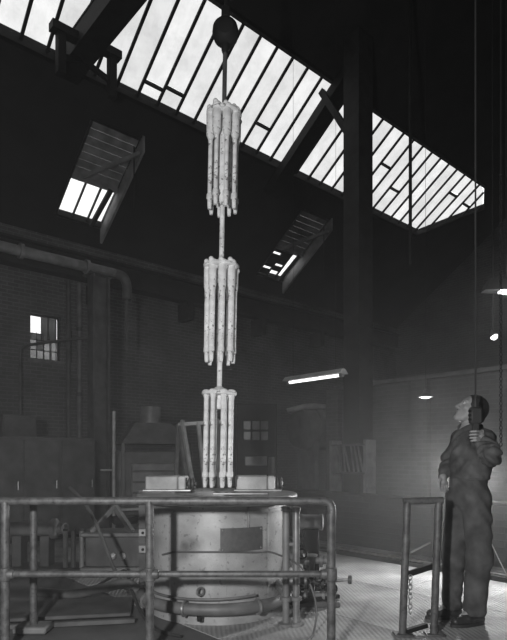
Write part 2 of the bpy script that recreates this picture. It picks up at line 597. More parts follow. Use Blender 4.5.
slab(rb, A0, A1, B0 - .4, RIDGE)
struct('ceiling', rb, M_roof, 'sooty boarded underside of the pitched roof', 'roof')

# ---- the long skylight
fr = MB()
def rbeam(mb, a0, b0, a1, b1, w, h, drop=0.0):
    mb.beam((a0, b0, RZ(b0) - drop), (a1, b1, RZ(b1) - drop), w, h)
rbeam(fr, SA0, SB1 + .03, SAC, SB1 + .03, .10, .10)
rbeam(fr, SA0, SB0 - .03, 15.0, SB0 - .03, .08, .08)
rbeam(fr, SAC, SB1 + .03, SA1, 7.65, .06, .06)
rbeam(fr, 15.0, SB0 - .03, SA1 + .02, 7.62, .06, .06)
sky = struct('window_3', fr, M_black, 'long sloping skylight of narrow bright panes across the roof', 'skylight')
def bottom(a):
    return SB1 if a <= SAC else max(7.62, SB1 - (a - SAC) * (SB1 - 7.62) / (SA1 - SAC))
def top(a):
    return SB0 if a <= 15.0 else SB0 + (a - 15.0) * .6
bays = []
a = 2.93 - PITCH * 4
while a < SA1 - .05:
    bays.append((a, min(a + PITCH, SA1)))
    a += PITCH
splits = {10: .80, 9: .84, 24: .42, 26: .62, 31: .30, 15: .70, 33: .55}
for i, (a, c) in enumerate(bays):
    if a >= SA0 - .3:
        o = MB()
        rbeam(o, a, top(a), a, bottom(a), .05, .035)
        o.build('glazing_bar', M_black, sky)
    x0, x1 = a + .012, c - .012
    def pane(ta, tb, jx=0.0):
        q = []
        for aa, tt in ((x0, ta), (x1, ta), (x1, tb), (x0, tb)):
            q.append((aa, top(aa) + (bottom(aa) - top(aa)) * tt))
        m_ = MB(); slabq(m_, q, .006, .02)
        m_.build('pane', G_sky, sky)
    if i in splits:
        s_ = splits[i]
        pane(0, s_ - .012); pane(s_ + .012, 1)
        m_ = MB()
        b_ = top((a + c) / 2) + (bottom((a + c) / 2) - top((a + c) / 2)) * s_
        rbeam(m_, x0, b_, x1, b_, .05, .05)
        m_.build('crosspiece', M_black, sky)
    else:
        pane(0, 1)

# ---- the two plank-lined dormer openings: cheeks, planks above, glazing below
NORM = Vector((0, .683, 1)).normalized()     # roof normal in building axes
REC = .06
def rp(a, b, n):                              # a point n metres above the roof plane, along its normal
    return Vector((a, b, RZ(b))) + NORM * n
def dormer(name, a0, a1, label, boarded=False):
    bw = 10.30                                # glazing from bw down to DB1
    sh = REC * NORM.y
    m_ = MB()
    t = .05
    h_ = Vector((0, 0, .30))                  # boarded cheek hanging below the roof on the right
    q = [Vector((a1, DB0 - .1, RZ(DB0 - .1))), Vector((a1 + t, DB0 - .1, RZ(DB0 - .1))), Vector((a1 + t, DB1 + .05, RZ(DB1 + .05))), Vector((a1, DB1 + .05, RZ(DB1 + .05)))]
    m_.hexa([p - h_ for p in q] + q)
    for aa, ab in ((a0 - t, a0), (a1, a1 + t)):
        m_.hexa([rp(aa, DB0, 0), rp(ab, DB0, 0), rp(ab, DB1, 0), rp(aa, DB1, 0), rp(aa, DB0, REC), rp(ab, DB0, REC), rp(ab, DB1, REC), rp(aa, DB1, REC)])
    o = struct(name, m_, M_wood, label, 'dormer window')
    m_ = MB()
    for ba, bb in ((DB0 - t, DB0), (DB1, DB1 + t)):
        m_.hexa([rp(a0, ba, 0), rp(a1, ba, 0), rp(a1, bb, 0), rp(a0, bb, 0), rp(a0, ba, REC), rp(a1, ba, REC), rp(a1, bb, REC), rp(a0, bb, REC)])
    m_.build('end_board', M_wood, o)
    n = 7
    for i in range(n):
        ba, bb = DB0 + (bw - DB0) * i / n, DB0 + (bw - DB0) * (i + 1) / n - .012
        m_ = MB()
        m_.hexa([rp(a0, ba, REC), rp(a1, ba, REC), rp(a1, bb, REC - .01), rp(a0, bb, REC - .01), rp(a0, ba, REC + .03), rp(a1, ba, REC + .03), rp(a1, bb, REC + .03), rp(a0, bb, REC + .03)])
        m_.build('plank', M_wood, o)
    m_ = MB(); m_.beam(rp(a0, bw + .03, REC - .03), rp(a1, bw + .03, REC - .03), .07, .09)
    m_.build('transom', M_wood, o)
    cols = 3
    for i in range(cols):
        x0, x1 = a0 + (a1 - a0) * i / cols + .014, a0 + (a1 - a0) * (i + 1) / cols - .014
        m_ = MB()
        m_.hexa([rp(x0, bw + .07, REC), rp(x1, bw + .07, REC), rp(x1, DB1 - .02, REC), rp(x0, DB1 - .02, REC),
                 rp(x0, bw + .07, REC + .006), rp(x1, bw + .07, REC + .006), rp(x1, DB1 - .02, REC + .006), rp(x0, DB1 - .02, REC + .006)])
        m_.build('pane', G_clear, o)
        if boarded and i < 2:
            for q_ in range(5 - i):
                ba, bb = bw + .07 + q_ * .13, bw + .07 + q_ * .13 + (.124 if (q_ + i) % 3 else .07)
                MB().hexa([rp(x0, ba, REC - .04), rp(x1, ba, REC - .04), rp(x1, bb, REC - .04), rp(x0, bb, REC - .04),
                           rp(x0, ba, REC - .012), rp(x1, ba, REC - .012), rp(x1, bb, REC - .012), rp(x0, bb, REC - .012)]).build('plank', M_roof, o)
        if i:
            m_ = MB(); m_.beam(rp(x0 - .014, bw + .07, REC - .02), rp(x0 - .014, DB1 - .02, REC - .02), .03, .05)
            m_.build('glazing_bar', M_black, o)
    m_ = MB(); m_.beam(rp(a0 + .10, bw + .02, -.06), rp(a1 - .02, DB0 + .10, -.22), .05, .07)
    m_.build('brace', M_wood, o)
    m_ = MB(); m_.beam(rp(a1 - .16, bw + .02, -.05), rp(a1 - .26, DB1 - .02, -.10), .09, .06)
    m_.build('brace', M_girder, o)
    p = rp(a1 - .08, DB0 + .1, -.02)
    m_ = MB(); m_.cyl(p, (p.x, p.y, p.z - 1.3), .012, n=6)
    m_.build('pull_rod', M_black, o)
    return o
dormer('window_4', DH[0][0], DH[0][1], 'plank-lined roof opening with bright panes at the left, under the skylight')
dormer('window_5', DH[1][0], DH[1][1], 'plank-lined roof opening seen edge-on to the right of the hanging load', True)

# ================================================================== ROOF STEEL
def abthing(name, label, cat, group=None):
    return thing(name, label, cat, (0, 0, 0), ROT, group)
col = abthing('stanchion', 'broad black riveted column rising in front of the skylight', 'column')
ca, cb = 8.34, 6.50
H = RZ(cb + .2) - .01
MB().box(ca - .19, ca + .19, cb - .02, cb + .02, .02, H).build('web', M_girder, col)
MB().box(ca - .21, ca - .17, cb - .17, cb + .17, .02, H).build('flange', M_girder, col)
MB().box(ca + .17, ca + .21, cb - .17, cb + .17, .02, H).build('flange', M_girder, col)
MB().box(ca - .21, ca + .21, cb - .19, cb - .17, .02, H).build('cover_plate', M_girder, col)
MB().bbox(ca - .30, ca + .30, cb - .28, cb + .28, 0, .03, .005).build('base_plate', M_girder, col)
m_ = MB()
for k in range(26):
    for s_ in (-.15, .15):
        m_.ball((ca + s_, cb - .192, .4 + k * .33), .016, 6, 4)
m_.build('rivets', M_girder, col, kind='stuff')
raf = abthing('roof_rafter', 'black sloping rafter under the skylight left of the broad column', 'rafter')
m_ = MB(); m_.beam((8.62, 6.6, RZ(6.6) - .2), (8.62, 9.2, RZ(9.2) - .2), .34, .20); m_.build('rafter_bar', M_black, raf)
m_ = MB(); m_.beam((8.34, 7.40, RZ(7.40) - .10), (8.34, 6.6, 7.25), .10, .12); m_.build('knee_brace', M_black, raf)
tie = abthing('tie_beam', 'heavy black beam crossing the upper left of the skylight', 'beam')
z_ = CAMZ + 6.28
MB().box(3.50, 3.88, 3.4, 8.9, z_ - .03, z_).build('flange', M_black, tie)
MB().box(3.50, 3.88, 3.4, 8.9, z_ + .30, z_ + .33).build('flange', M_black, tie)
MB().box(3.66, 3.72, 3.4, 8.9, z_, z_ + .30).build('web', M_black, tie)
for x_ in (3.52, 3.86):
    MB().box(x_ - .01, x_ + .01, 3.4, 8.9, z_, z_ + .30).build('side_plate', M_black, tie)
hg = abthing('beam_hanger', 'black iron hanger bracket straddling the heavy roof beam', 'bracket')
for x_ in (3.27, 4.10):
    MB().box(x_ - .06, x_ + .06, 8.02, 8.14, z_ - .55, z_ + (.10 if x_ < 3.5 else .16)).build('post', M_black, hg)
MB().box(3.12, 3.52, 8.0, 8.16, z_ + .05, z_ + .17).build('cap', M_black, hg)
MB().box(3.88, 4.24, 8.0, 8.16, z_ + .10, z_ + .22).build('cap', M_black, hg)
m_ = MB(); m_.beam((3.27, 8.08, z_ - .3), (3.66, 8.3, z_ - .02), .07, .07); m_.build('strut', M_black, hg)
m_ = MB(); m_.beam((4.10, 8.08, z_ - .3), (3.74, 8.3, z_ - .02), .07, .07); m_.build('strut', M_black, hg)
# eaves girder on the far wall, steam pipe below it, short column
eg = abthing('crane_girder', 'sooty crane girder along the top of the far brick wall', 'girder')
MB().box(-4, 16.6, 11.05, 11.35, 5.50, 5.54).build('flange', M_girder, eg)
MB().box(-4, 16.6, 11.05, 11.35, 5.02, 5.06).build('flange', M_girder, eg)
MB().box(-4, 16.6, 11.18, 11.22, 5.06, 5.50).build('web', M_girder, eg)
for k in range(7):
    a = .5 + 2.4 * k
    MB().box(a - .08, a + .08, 11.05, 11.5, 4.6, 5.02).build('corbel', M_girder, eg)
sp = abthing('steam_pipe', 'lagged steam pipe running below the roof at the left', 'pipe')
m_ = MB(); m_.cyl((1.0, 9.0, 4.52), (4.62, 9.0, 4.52), .085, n=14); m_.build('pipe', M_mid, sp)
m_ = MB(); m_.tube(smooth_path([(4.60, 9.0, 4.52), (4.78, 9.0, 4.50), (4.86, 9.0, 4.36), (4.86, 9.0, 4.1)]), .085, 14); m_.build('elbow', M_dark, sp)
for k in range(3):
    m_ = MB(); a = 1.9 + k * 1.1; m_.lathe([(.087, -.03), (.12, -.03), (.12, .03), (.087, .03)], (a, 9, 4.52), (1, 0, 0), 16); m_.build('pipe_flange', M_mid, sp)
m_ = MB(); m_.cyl((4.86, 9.0, 4.1), (4.86, 9.0, 3.2), .03, n=8); m_.build('drop_pipe', M_dark, sp)
sc_ = abthing('short_column', 'dark steel column carrying the steam pipe at the left', 'column')
for x_ in (4.18, 4.46):
    MB().box(x_ - .015, x_ + .015, 8.88, 9.12, 0, 4.40).build('flange', M_dark, sc_)
MB().box(4.195, 4.445, 8.985, 9.015, 0, 4.40).build('web', M_dark, sc_)
MB().box(4.10, 4.54, 8.82, 9.18, 4.40, 4.433).build('cap_plate', M_dark, sc_)

# ================================================================== THE PIT FURNACE
FX, FY, FR = -.304, 4.65, .57
M_ringp = mat('dark_pipe_paint', .13, .55, .1, var=.3, scale=9)
def blotch(m, centre, radius, depth):
    """a darker blotch with a ragged edge on one spot of a painted surface"""
    m = m.copy(); m.name = 'blotched_' + m.name
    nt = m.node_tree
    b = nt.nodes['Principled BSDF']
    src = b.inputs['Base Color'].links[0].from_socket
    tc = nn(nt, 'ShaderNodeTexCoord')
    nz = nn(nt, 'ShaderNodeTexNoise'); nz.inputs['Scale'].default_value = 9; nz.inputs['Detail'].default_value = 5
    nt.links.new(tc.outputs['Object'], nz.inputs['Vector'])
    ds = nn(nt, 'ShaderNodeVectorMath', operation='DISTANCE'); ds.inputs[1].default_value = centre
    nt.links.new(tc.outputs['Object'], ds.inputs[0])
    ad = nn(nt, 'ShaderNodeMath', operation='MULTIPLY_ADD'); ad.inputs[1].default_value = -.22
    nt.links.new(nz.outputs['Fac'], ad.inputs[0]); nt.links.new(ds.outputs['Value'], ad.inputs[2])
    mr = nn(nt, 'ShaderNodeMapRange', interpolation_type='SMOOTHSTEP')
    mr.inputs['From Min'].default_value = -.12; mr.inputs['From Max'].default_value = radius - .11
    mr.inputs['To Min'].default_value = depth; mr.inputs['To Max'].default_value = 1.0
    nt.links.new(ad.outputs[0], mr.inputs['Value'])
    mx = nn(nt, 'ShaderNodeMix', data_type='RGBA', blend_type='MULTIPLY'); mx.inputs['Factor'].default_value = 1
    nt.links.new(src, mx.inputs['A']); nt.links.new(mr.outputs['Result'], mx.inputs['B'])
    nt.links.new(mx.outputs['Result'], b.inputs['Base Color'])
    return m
M_blotched = blotch(M_shell, (-.20, -.53, .585), .16, .38)
fu = thing('pit_furnace', 'squat cylindrical furnace in pale aluminium paint behind the railing', 'furnace', (FX, FY, 0))
MB().lathe([(FR, .0), (FR, .885), (.36, .885), (.36, .30), (.001, .30)], n=72).build('shell', M_blotched, fu)
MB().lathe([(.37, .886), (.66, .886), (.672, .892), (.672, .94), (.66, .95), (.40, .95), (.37, .935), (.37, .886)], n=72).build('top_flange', M_shell, fu)
MB().lathe([(FR, .82), (FR + .008, .82), (FR + .008, .845), (FR, .845)], n=72).build('band', M_shell, fu)
def onshell(ang, z, off=0.0):     # ang from straight at the camera, + to the right
    return Vector(((FR + off) * math.sin(ang), -(FR + off) * math.cos(ang), z))
# welded seams
for ang in (-.62, .18, .82):
    m_ = MB(); m_.tube([onshell(ang, z, .0) for z in (.06, .4, .82)], .0035, 6); m_.build('seam', M_shell, fu)
# riveted name plate, curved on the shell
pl = MB()
a0_, a1_, z0_, z1_ = .10, .70, .545, .72
n = 10
for off in (.002, .008):
    pl.v += [tuple(onshell(a0_ + (a1_ - a0_) * i / n, z, off)) for z in (z0_, z1_) for i in range(n + 1)]
w_ = n + 1
for i in range(n):
    pl.f += [(2 * w_ + i, 2 * w_ + i + 1, 3 * w_ + i + 1, 3 * w_ + i), (i, i + 1, w_ + i + 1, w_ + i)]
    pl.f += [(i, i + 1, 2 * w_ + i + 1, 2 * w_ + i), (w_ + i, w_ + i + 1, 3 * w_ + i + 1, 3 * w_ + i)]
pl.f += [(0, w_, 3 * w_, 2 * w_), (n, w_ + n, 3 * w_ + n, 2 * w_ + n)]
np_ = pl.build('name_plate', mat('dull_plate', .11, .5, .3, var=.15, scale=30), fu)
for aa in (a0_ + .03, a1_ - .03):
    for zz in (z0_ + .015, z1_ - .015):
        m_ = MB(); m_.ball(onshell(aa, zz, .009), .007, 8, 5); m_.build('rivet', M_steel, np_)
m_ = MB(); m_.tube([onshell(.48, z, .008) for z in (.72, .80, .885)], .008, 6); m_.build('conduit', M_mid, fu)
# ring main round the foot, with clip, eye and drain plug
m_ = MB(); m_.tube([onshell(-1.75 + 3.35 * i / 40, .135, .072) for i in range(41)], .045, 14); m_.build('ring_pipe', M_ringp, fu)
m_ = MB(); m_.tube([onshell(-1.2 + 1.75 * i / 24, .215 - .015 * math.sin(i / 24 * PI), .045) for i in range(25)], .011, 8); m_.build('thin_pipe', M_ringp, fu)
for ang in (-.32, .55, -.95):
    m_ = MB(); m_.ring(onshell(ang, .135, .072), .050, .012, (math.cos(ang), math.sin(ang), 0), 16, 6); m_.build('pipe_clip', M_steel, fu)
m_ = MB(); m_.ring(onshell(-.14, .262, .05), .028, .009, (math.sin(-.14 + .8), -math.cos(-.14 + .8), 0), 14, 6); m_.build('lifting_eye', M_steel, fu)
m_ = MB(); m_.cyl(onshell(-.14, .092, .075), onshell(-.14, .052, .075), .02, .017, 10); m_.build('drain_plug', M_black, fu)
# lid blocks standing on the flange, either side of the mouth
def lid_block(xc, label):
    yc = .30
    b = MB().bbox(xc - .19, xc + .10, yc - .12, yc + .12, .95, 1.085, .012).build('lid_block', M_pale, fu)
    b['label'] = label
    MB().bbox(xc + .10, xc + .165, yc - .115, yc + .115, .955, 1.08, .01).build('end_face', mat('white_face', .62, .6), b)
    m_ = MB(); m_.ring((xc + .19, yc, 1.01), .045, .014, (1, 0, 0), 16, 6).ring((xc + .22, yc, 1.01), .045, .014, (1, 0, 0), 16, 6)
    m_.cyl((xc + .15, yc, 1.01), (xc + .25, yc, 1.01), .022, n=10); m_.build('coil', M_dark, b)
    MB().bbox(xc - .20, xc + .22, yc - .18, yc + .05, .95, .968, .004).build('guide_strip', M_steel, b)
lid_block(.33, 'pale block with a white end on the right of the furnace top')
lid_block(-.46, 'pale block with a coil on the left of the furnace top')
MB().bbox(-.02, .42, -.30, -.02, .951, .966, .004).build('slide_plate', M_steel, fu)
# two standpipes at the right
for px_, py_, top_ in ((.545, -.56, .85), (.622, -.55, .845)):
    m_ = MB(); m_.cyl((px_, py_, .0), (px_, py_, top_), .026, n=14); p_ = m_.build('standpipe', M_steel if px_ > .6 else M_mid, fu)
    m_ = MB(); m_.lathe([(.034, 0), (.034, .03), (.022, .036), (.001, .036)], (px_, py_, top_), n=14); m_.build('pipe_cap', M_steel, p_)
    m_ = MB(); m_.lathe([(.03, 0), (.042, .004), (.042, .03), (.03, .034)], (px_, py_, .18), n=14); m_.build('collar', M_mid, p_)
    m_ = MB(); m_.lathe([(.06, 0), (.06, .016), (.028, .022)], (px_, py_, 0), n=16); m_.build('foot', M_mid, p_)
m_ = MB(); m_.cyl(onshell(1.1, .25, -.02), (.545, -.55, .22), .035, n=12); m_.build('branch_pipe', M_mid, fu)
m_ = MB(); m_.cyl((.545, -.56, .60), (.622, -.55, .60), .016, n=8); m_.build('tie_bar', M_mid, fu)
# loose cable draped round the shell
cb_ = smooth_path([(FX + p.x, FY + p.y, p.z) for p in (onshell(-.75, .50, .012), onshell(-.5, .535, .012), onshell(-.2, .545, .012), onshell(.2, .545, .012), onshell(.55, .53, .014), onshell(.85, .51, .03))]
                  + [(.34, 4.02, .45), (.42, 3.96, .30), (.45, 3.93, .16), (.42, 3.85, .02), (.36, 3.70, .012)], 8)
tag(MB().tube(cb_, .0075, 8).build('slack_cable', M_hose), 'thin slack cable draped round the furnace and down to the floor', 'cable')

# ================================================================== THE HANGING LOAD
TILT = math.radians(1.0)
HX, HZ = -.304, 1.0
def hung(h):      # a point on the hanging axis, h metres above the lowest bar ends
    return Vector((HX + math.sin(TILT) * h, FY, HZ + math.cos(TILT) * h))
hk = thing('hook_block', 'round black hook block against the skylight at the top of the load', 'hook', hung(3.79))
hk.rotation_euler = (0, TILT, 0)
MB().lathe([(.02, -.09), (.068, -.085), (.104, -.05), (.112, 0), (.104, .05), (.068, .085), (.02, .09)], (0, 0, .05), (0, 1, 0), 28).build('sheave_case', M_black, hk)
MB().lathe([(.022, -.13), (.03, -.11), (.04, -.04), (.02, 0)], n=12).build('swivel', M_black, hk)
m_ = MB().cyl((0, 0, .15), (0, 0, 6.3), .014, n=8); m_.build('wire_rope', M_black, hk)
MB().bbox(-.035, .035, -.05, .05, .15, .25, .01).build('rope_clamp', M_black, hk)
ha = thing('load_hanger', 'pale coated hanger rod carrying three clusters of bars over the furnace', 'hanger', hung(0))
ha.rotation_euler = (0, TILT, 0)
MB().cyl((0, 0, .68), (0, 0, 3.16), .021, n=14).build('hanger_rod', M_coat, ha)
MB().cyl((0, 0, 3.16), (0, 0, 3.70), .019, n=14).build('upper_rod', M_dark, ha)
tiers = [(.795, .80, 'lowest', .11), (1.865, .82, 'middle', .108), (3.15, .82, 'uppermost', .104)]
RB = .112
for ti, (h, L, nm, _) in enumerate(tiers):
    d = MB().lathe([(.021, -.03), (.09, -.03), (.145, -.022), (.15, -.01), (.145, .006), (.06, .012), (.04, .04), (.021, .05)], (0, 0, h), n=24).build('carrier_disc', M_coat, ha)
    MB().lathe([(.02, -.03), (.045, -.03), (.045, -.12), (.035, -.14), (.02, -.14)][::-1], (0, 0, h), n=16).build('hub_sleeve', M_coat, d)
    if ti == 2:
        MB().lathe([(.02, -.76), (.04, -.75), (.05, -.68), (.052, -.1), (.045, -.04)], (0, 0, h), n=16).build('core_tube', M_coat, d)
proto = None
def make_bar(kind):
    b = thing('coated_bar', '', 'bar', (0, 0, 0))
    L = {0: .80, 1: .82, 2: .82}[kind]
    if kind == 0:
        MB().lathe([(.0205, -L + .09), (.0205, -.06), (.026, -.03), (.026, 0)], n=12).build('shank', M_coat, b)
        MB().lathe([(.001, .022), (.022, .02), (.034, .010), (.034, -.01), (.026, -.02)], n=12).build('head', M_coat, b)
    else:
        MB().lathe([(.018, -L + .10), (.018, -.30), (.019, -.24), (.036, -.20), (.038, -.04), (.03, -.01)] if kind == 2 else [(.024, -L + .10), (.025, -.5), (.026, -.22), (.033, -.18), (.035, -.04), (.03, -.01)], n=12).build('shank', M_coat, b)
        m_ = MB().ball((0, 0, .005), .040, 12, 8, (1, 1, .8)).ball((.02, .008, -.03), .026, 10, 6).ball((-.012, -.018, .026), .022, 10, 6)
        m_.build('head', M_coat, b)
    MB().lathe([(.018, -L + .135), (.026, -L + .125), (.027, -L + .09), (.018, -L + .080)], n=12).build('collar', M_coat, b)
    MB().lathe([(.001, -L), (.014, -L + .002), (.018, -L + .03), (.019, -L + .09)], n=12).build('tip', M_coat, b)
    return b
for ti, (h, L, nm, _) in enumerate(tiers):
    pr = make_bar(ti)
    off = PI / 8 if ti == 0 else (.15 if ti == 1 else .30)
    nb = 8
    for k in range(nb):
        o = pr if k == 0 else copy_tree(pr)
        t = off + 2 * PI * k / nb
        c_ = hung(h)
        loc = c_ + Vector((RB * math.cos(t), RB * math.sin(t), 0))
        if ti: loc.z += random.uniform(-.012, .012)
        o.location = loc
        o.rotation_euler = (0, TILT, 0)
        ring = sorted(range(nb), key=lambda q: (math.sin(off + 2 * PI * q / nb) > 0, math.cos(off + 2 * PI * q / nb)))
        place = ring.index(k)
        side = 'front' if place < 4 else 'back'
        o['label'] = ('slender white-coated bar' if ti == 0 else 'white-coated bar with knobbly head') + ', ' + ('leftmost', 'second from left', 'third from left', 'rightmost')[place % 4] \
            + ' in the ' + side + ' of the ' + nm + ' cluster'
        o['group'] = nm + ' hanging cluster of bars'

# ================================================================== RAILINGS
ra = thing('pipe_railing', 'two-bar tubular steel railing running across the foreground', 'railing', (0, 3.5, 0))
zt, zm, r_ = .97, .505, .026
xr = .50
MB().tube(smooth_path([(-2.6, 0, zt), (-1.0, 0, zt), (.40, 0, zt)], 4) + [(.46, 0, zt - .003), (.485, 0, zt - .012), (.497, 0, zt - .035), (xr, 0, zt - .07), (xr, 0, zt - .12)], r_, 14).build('top_rail', M_rail, ra)
MB().cyl((-2.6, 0, zm), (xr, 0, zm), .021, n=14).build('mid_rail', M_rail, ra)
for x_ in (-2.5, -1.58, -.66, xr - .005):
    p_ = MB().cyl((x_, 0, 0), (x_, 0, zt - (.08 if x_ > 0 else .0)), .0275, n=14).build('post', M_rail, ra)
    MB().lathe([(.028, -.045), (.036, -.04), (.038, 0), (.036, .04), (.028, .045)], (x_, 0, zm), n=14).build('fitting', M_rail, p_)
    m_ = MB().lathe([(.022, -.06), (.030, -.055), (.034, -.03), (.034, .03), (.030, .055), (.022, .06)], (x_, 0, zm), (1, 0, 0), 12) if x_ < .3 else MB().lathe([(.022, -.07), (.030, -.065), (.034, -.03)], (x_, 0, zm), (1, 0, 0), 12)
    m_.build('fitting', M_rail, p_)
    MB().lathe([(.075, 0), (.075, .012), (.03, .02)], (x_, 0, 0), n=16).build('foot_flange', M_rail, p_)
gu = thing('guard_frame', 'narrow tubular guard frame standing beside the man', 'guard frame', (1.16, 3.86, 0))
tl = .035
MB().cyl((-.115, 0, 0), (-.115 + tl, 0, .95), .026, n=14).build('post', M_rail, gu)
MB().cyl((.105, 0, 0), (.105 + tl, 0, .955), .026, n=14).build('post', M_rail, gu)
MB().cyl((-.115 + tl - .03, 0, .94), (.105 + tl + .03, 0, .945), .026, n=14).build('top_bar', M_rail, gu)
MB().beam((-.10, 0, .42), (.115, .05, .475), .02, .04).build('cross_bar', M_black, gu)
for x_ in (-.115, .105):
    MB().bbox(x_ - .06, x_ + .07, -.05, .05, 0, .015, .003).build('foot_plate', M_rail, gu)
MB().beam((-.09, -.01, .03), (.07, .05, .055), .03, .03).build('stay', M_black, gu)
def chain(mb, p, L, pitch=.034, R=.014, r=.004):
    p = Vector(p)
    k = 0
    while k * pitch < L:
        c = p - Vector((0, 0, k * pitch))
        ax = Vector((1, .2, 0)) if k % 2 else Vector((-.2, 1, 0))
        u = Vector((0, 0, 1)); w = ax.normalized().cross(u)
        pts = []
        for i in range(10):
            t = 2 * PI * i / 10
            pts.append(c + u * (R * 1.5 * math.sin(t)) + w * (R * math.cos(t)))
        mb.tube(pts, r, 5, close=True)
        k += 1
    return mb
MB().cyl((-.085, .03, .555), (.10, .06, .64), .007, n=6).build('stay_rod', M_pale, gu)
chain(MB(), (-.06, -.0, .405), .26).build('safety_chain', M_steel, gu)

# ================================================================== VALVES BESIDE THE FURNACE
va = thing('valve_manifold', 'cluster of gas valves and flanged pipes right of the furnace', 'valve set', (.52, 4.72, 0))
MB().bbox(-.20, .20, -.16, .16, 0, .05, .008).build('skid', M_dark, va)
for zz, y_, rr in ((.36, .02, .032), (.20, -.06, .030), (.09, -.10, .026)):
    p_ = MB().cyl((-.28, y_, zz), (.17, y_, zz), rr, n=12).build('pipe', M_mid, va)
    for x_ in (-.2, -.08, .06, .15):
        m_ = MB().lathe([(rr, -.012), (rr + .028, -.012), (rr + .028, .012), (rr, .012)], (x_, y_, zz), (1, 0, 0), 14)
        f_ = m_.build('pipe_flange', M_steel, p_)
for k, (x_, y_, zz, ax) in enumerate(((-.12, -.10, .40, (0, -1, .5)), (.02, -.12, .25, (0, -1, .1)), (.11, -.12, .14, (.2, -1, .2)), (-.16, -.16, .12, (-.2, -1, .2)))):
    b_ = MB().ball((x_, y_ + .05, zz), .038, 12, 8).build('valve_body', M_mid, va)
    d_ = Vector(ax).normalized()
    MB().cyl(Vector((x_, y_ + .05, zz)), Vector((x_, y_ + .05, zz)) + d_ * .10, .010, n=8).build('stem', M_steel, b_)
    MB().ring(Vector((x_, y_ + .05, zz)) + d_ * .10, .042, .008, d_, 18, 6).build('handwheel', M_black, b_)
for x_, y_ in ((-.02, .0), (.13, .0)):
    MB().cyl((x_, y_, .05), (x_, y_, .40), .026, n=10).build('riser', M_mid, va)
    MB().lathe([(.05, 0), (.05, .015), (.026, .02)], (x_, y_, .40), n=12).build('blank_flange', M_steel, va)
m_ = MB().cyl((.16, -.06, .20), (.285, -.10, .22), .014, n=8); m_.build('spindle', M_steel, va)
m_ = MB().lathe([(.002, -.016), (.034, -.014), (.037, 0), (.034, .014), (.002, .016)], (.29, -.10, .22), (.95, -.3, 0), 18); m_.build('hand_knob', M_dark, va)
m_ = MB().beam((-.22, -.20, .05), (.20, -.10, .08), .03, .03); m_.build('angle_bar', M_black, va)
dm = thing('blower_motor', 'dark drum-shaped blower motor on a pedestal behind the standpipes', 'motor', (.55, 5.25, 0))
MB().lathe([(.03, -.13), (.07, -.12), (.078, -.09), (.07, -.07), (.07, .07), (.078, .09), (.078, .11), (.03, .12)], (0, 0, .63), (1, -.15, 0), 20).build('casing', M_mid, dm)
MB().cyl((-.17, .02, .63), (-.12, .02, .63), .02, n=8).build('shaft', M_steel, dm)
MB().bbox(-.07, .07, -.07, .07, .03, .57, .008).build('pedestal', M_black, dm)
MB().bbox(-.13, .13, -.11, .11, 0, .03, .005).build('base', M_black, dm)

# ================================================================== MACHINES AT THE LEFT
pu = thing('pump_set', 'dim pump set with a horizontal barrel and upright tubes at the far left', 'pump', (-2.15, 6.0, 0))
MB().bbox(-.52, .62, -.2, .2, 0, .07, .01).build('bed_plate', M_dark, pu)
MB().lathe([(.03, -.52), (.075, -.5), (.08, -.45), (.08, -.06), (.11, -.05), (.11, 0), (.06, .02), (.06, .06), (.02, .08)], (0, 0, .47), (1, 0, 0), 20).build('barrel', M_mid, pu)
MB().ring((.09, 0, .47), .055, .012, (1, -.4, 0), 16, 6).build('end_wheel', M_mid, pu)
for k in range(4):
    x_ = .14 + .085 * k
    t_ = MB().cyl((x_, -.12, .07), (x_, -.12, .46), .026, n=12).build('upright_tube', M_mid if k % 2 else M_pale, pu)
    MB().ball((x_, -.12, .47), .03, 10, 6, (1, 1, .6)).build('tube_cap', M_mid, t_)
for x_ in (-.4, -.1):
    MB().bbox(x_ - .05, x_ + .05, -.09, .09, .07, .40, .006).build('pedestal', M_dark, pu)
bb = thing('burner_box', 'low dark box on a frame behind the left railing', 'machine', (-1.52, 5.9, 0))
MB().bbox(-.24, .34, -.16, .2, .10, .42, .012).build('body', M_dark, bb)
MB().bbox(-.28, .38, -.2, .24, .42, .46, .008).build('cover', M_mid, bb)
MB().bbox(-.28, .38, -.2, .24, .05, .10, .008).build('bed', M_mid, bb)
for x_, y_ in ((-.24, -.16), (.34, -.16), (-.24, .2), (.34, .2)):
    MB().box(x_ - .02, x_ + .02, y_ - .02, y_ + .02, 0, .05).build('foot', M_dark, bb)
for x_ in (.06, .16):
    k_ = MB().ball((x_, -.19, .22), .035, 10, 6).build('knob', M_pale, bb)
m_ = MB().beam((-.2, -.1, .46), (.02, .05, .72), .05, .05).beam((.24, -.1, .46), (.02, .05, .72), .05, .05); m_.build('bracket', M_mid, bb)
hs = smooth_path([(-1.80, 5.4, .95), (-1.55, 5.1, .80), (-1.36, 4.95, .52), (-1.22, 4.8, .28), (-1.05, 4.6, .14), (-.90, 4.42, .15)], 8)
tag(MB().tube(hs, .017, 8).build('gas_hose', M_hose), 'sagging grey hose from the left machines to the furnace ring', 'hose')
hs = smooth_path([(-1.95, 5.0, .02), (-1.6, 4.9, .03), (-1.3, 4.75, .12), (-1.05, 4.55, .20), (-.93, 4.48, .15)], 8)
tag(MB().tube(hs, .042, 10).build('supply_pipe', M_mid), 'thick supply pipe rising from the floor to the furnace ring', 'pipe')
hs = smooth_path([(-1.5, 5.2, .02), (-1.25, 5.0, .18), (-1.1, 4.75, .26), (-.98, 4.45, .16), (-.85, 4.2, .05), (-.7, 3.95, .012), (-.5, 3.8, .01)], 8)
tag(MB().tube(hs, .013, 8).build('black_hose', M_rubber), 'thin black hose trailing on the floor left of the furnace', 'hose')
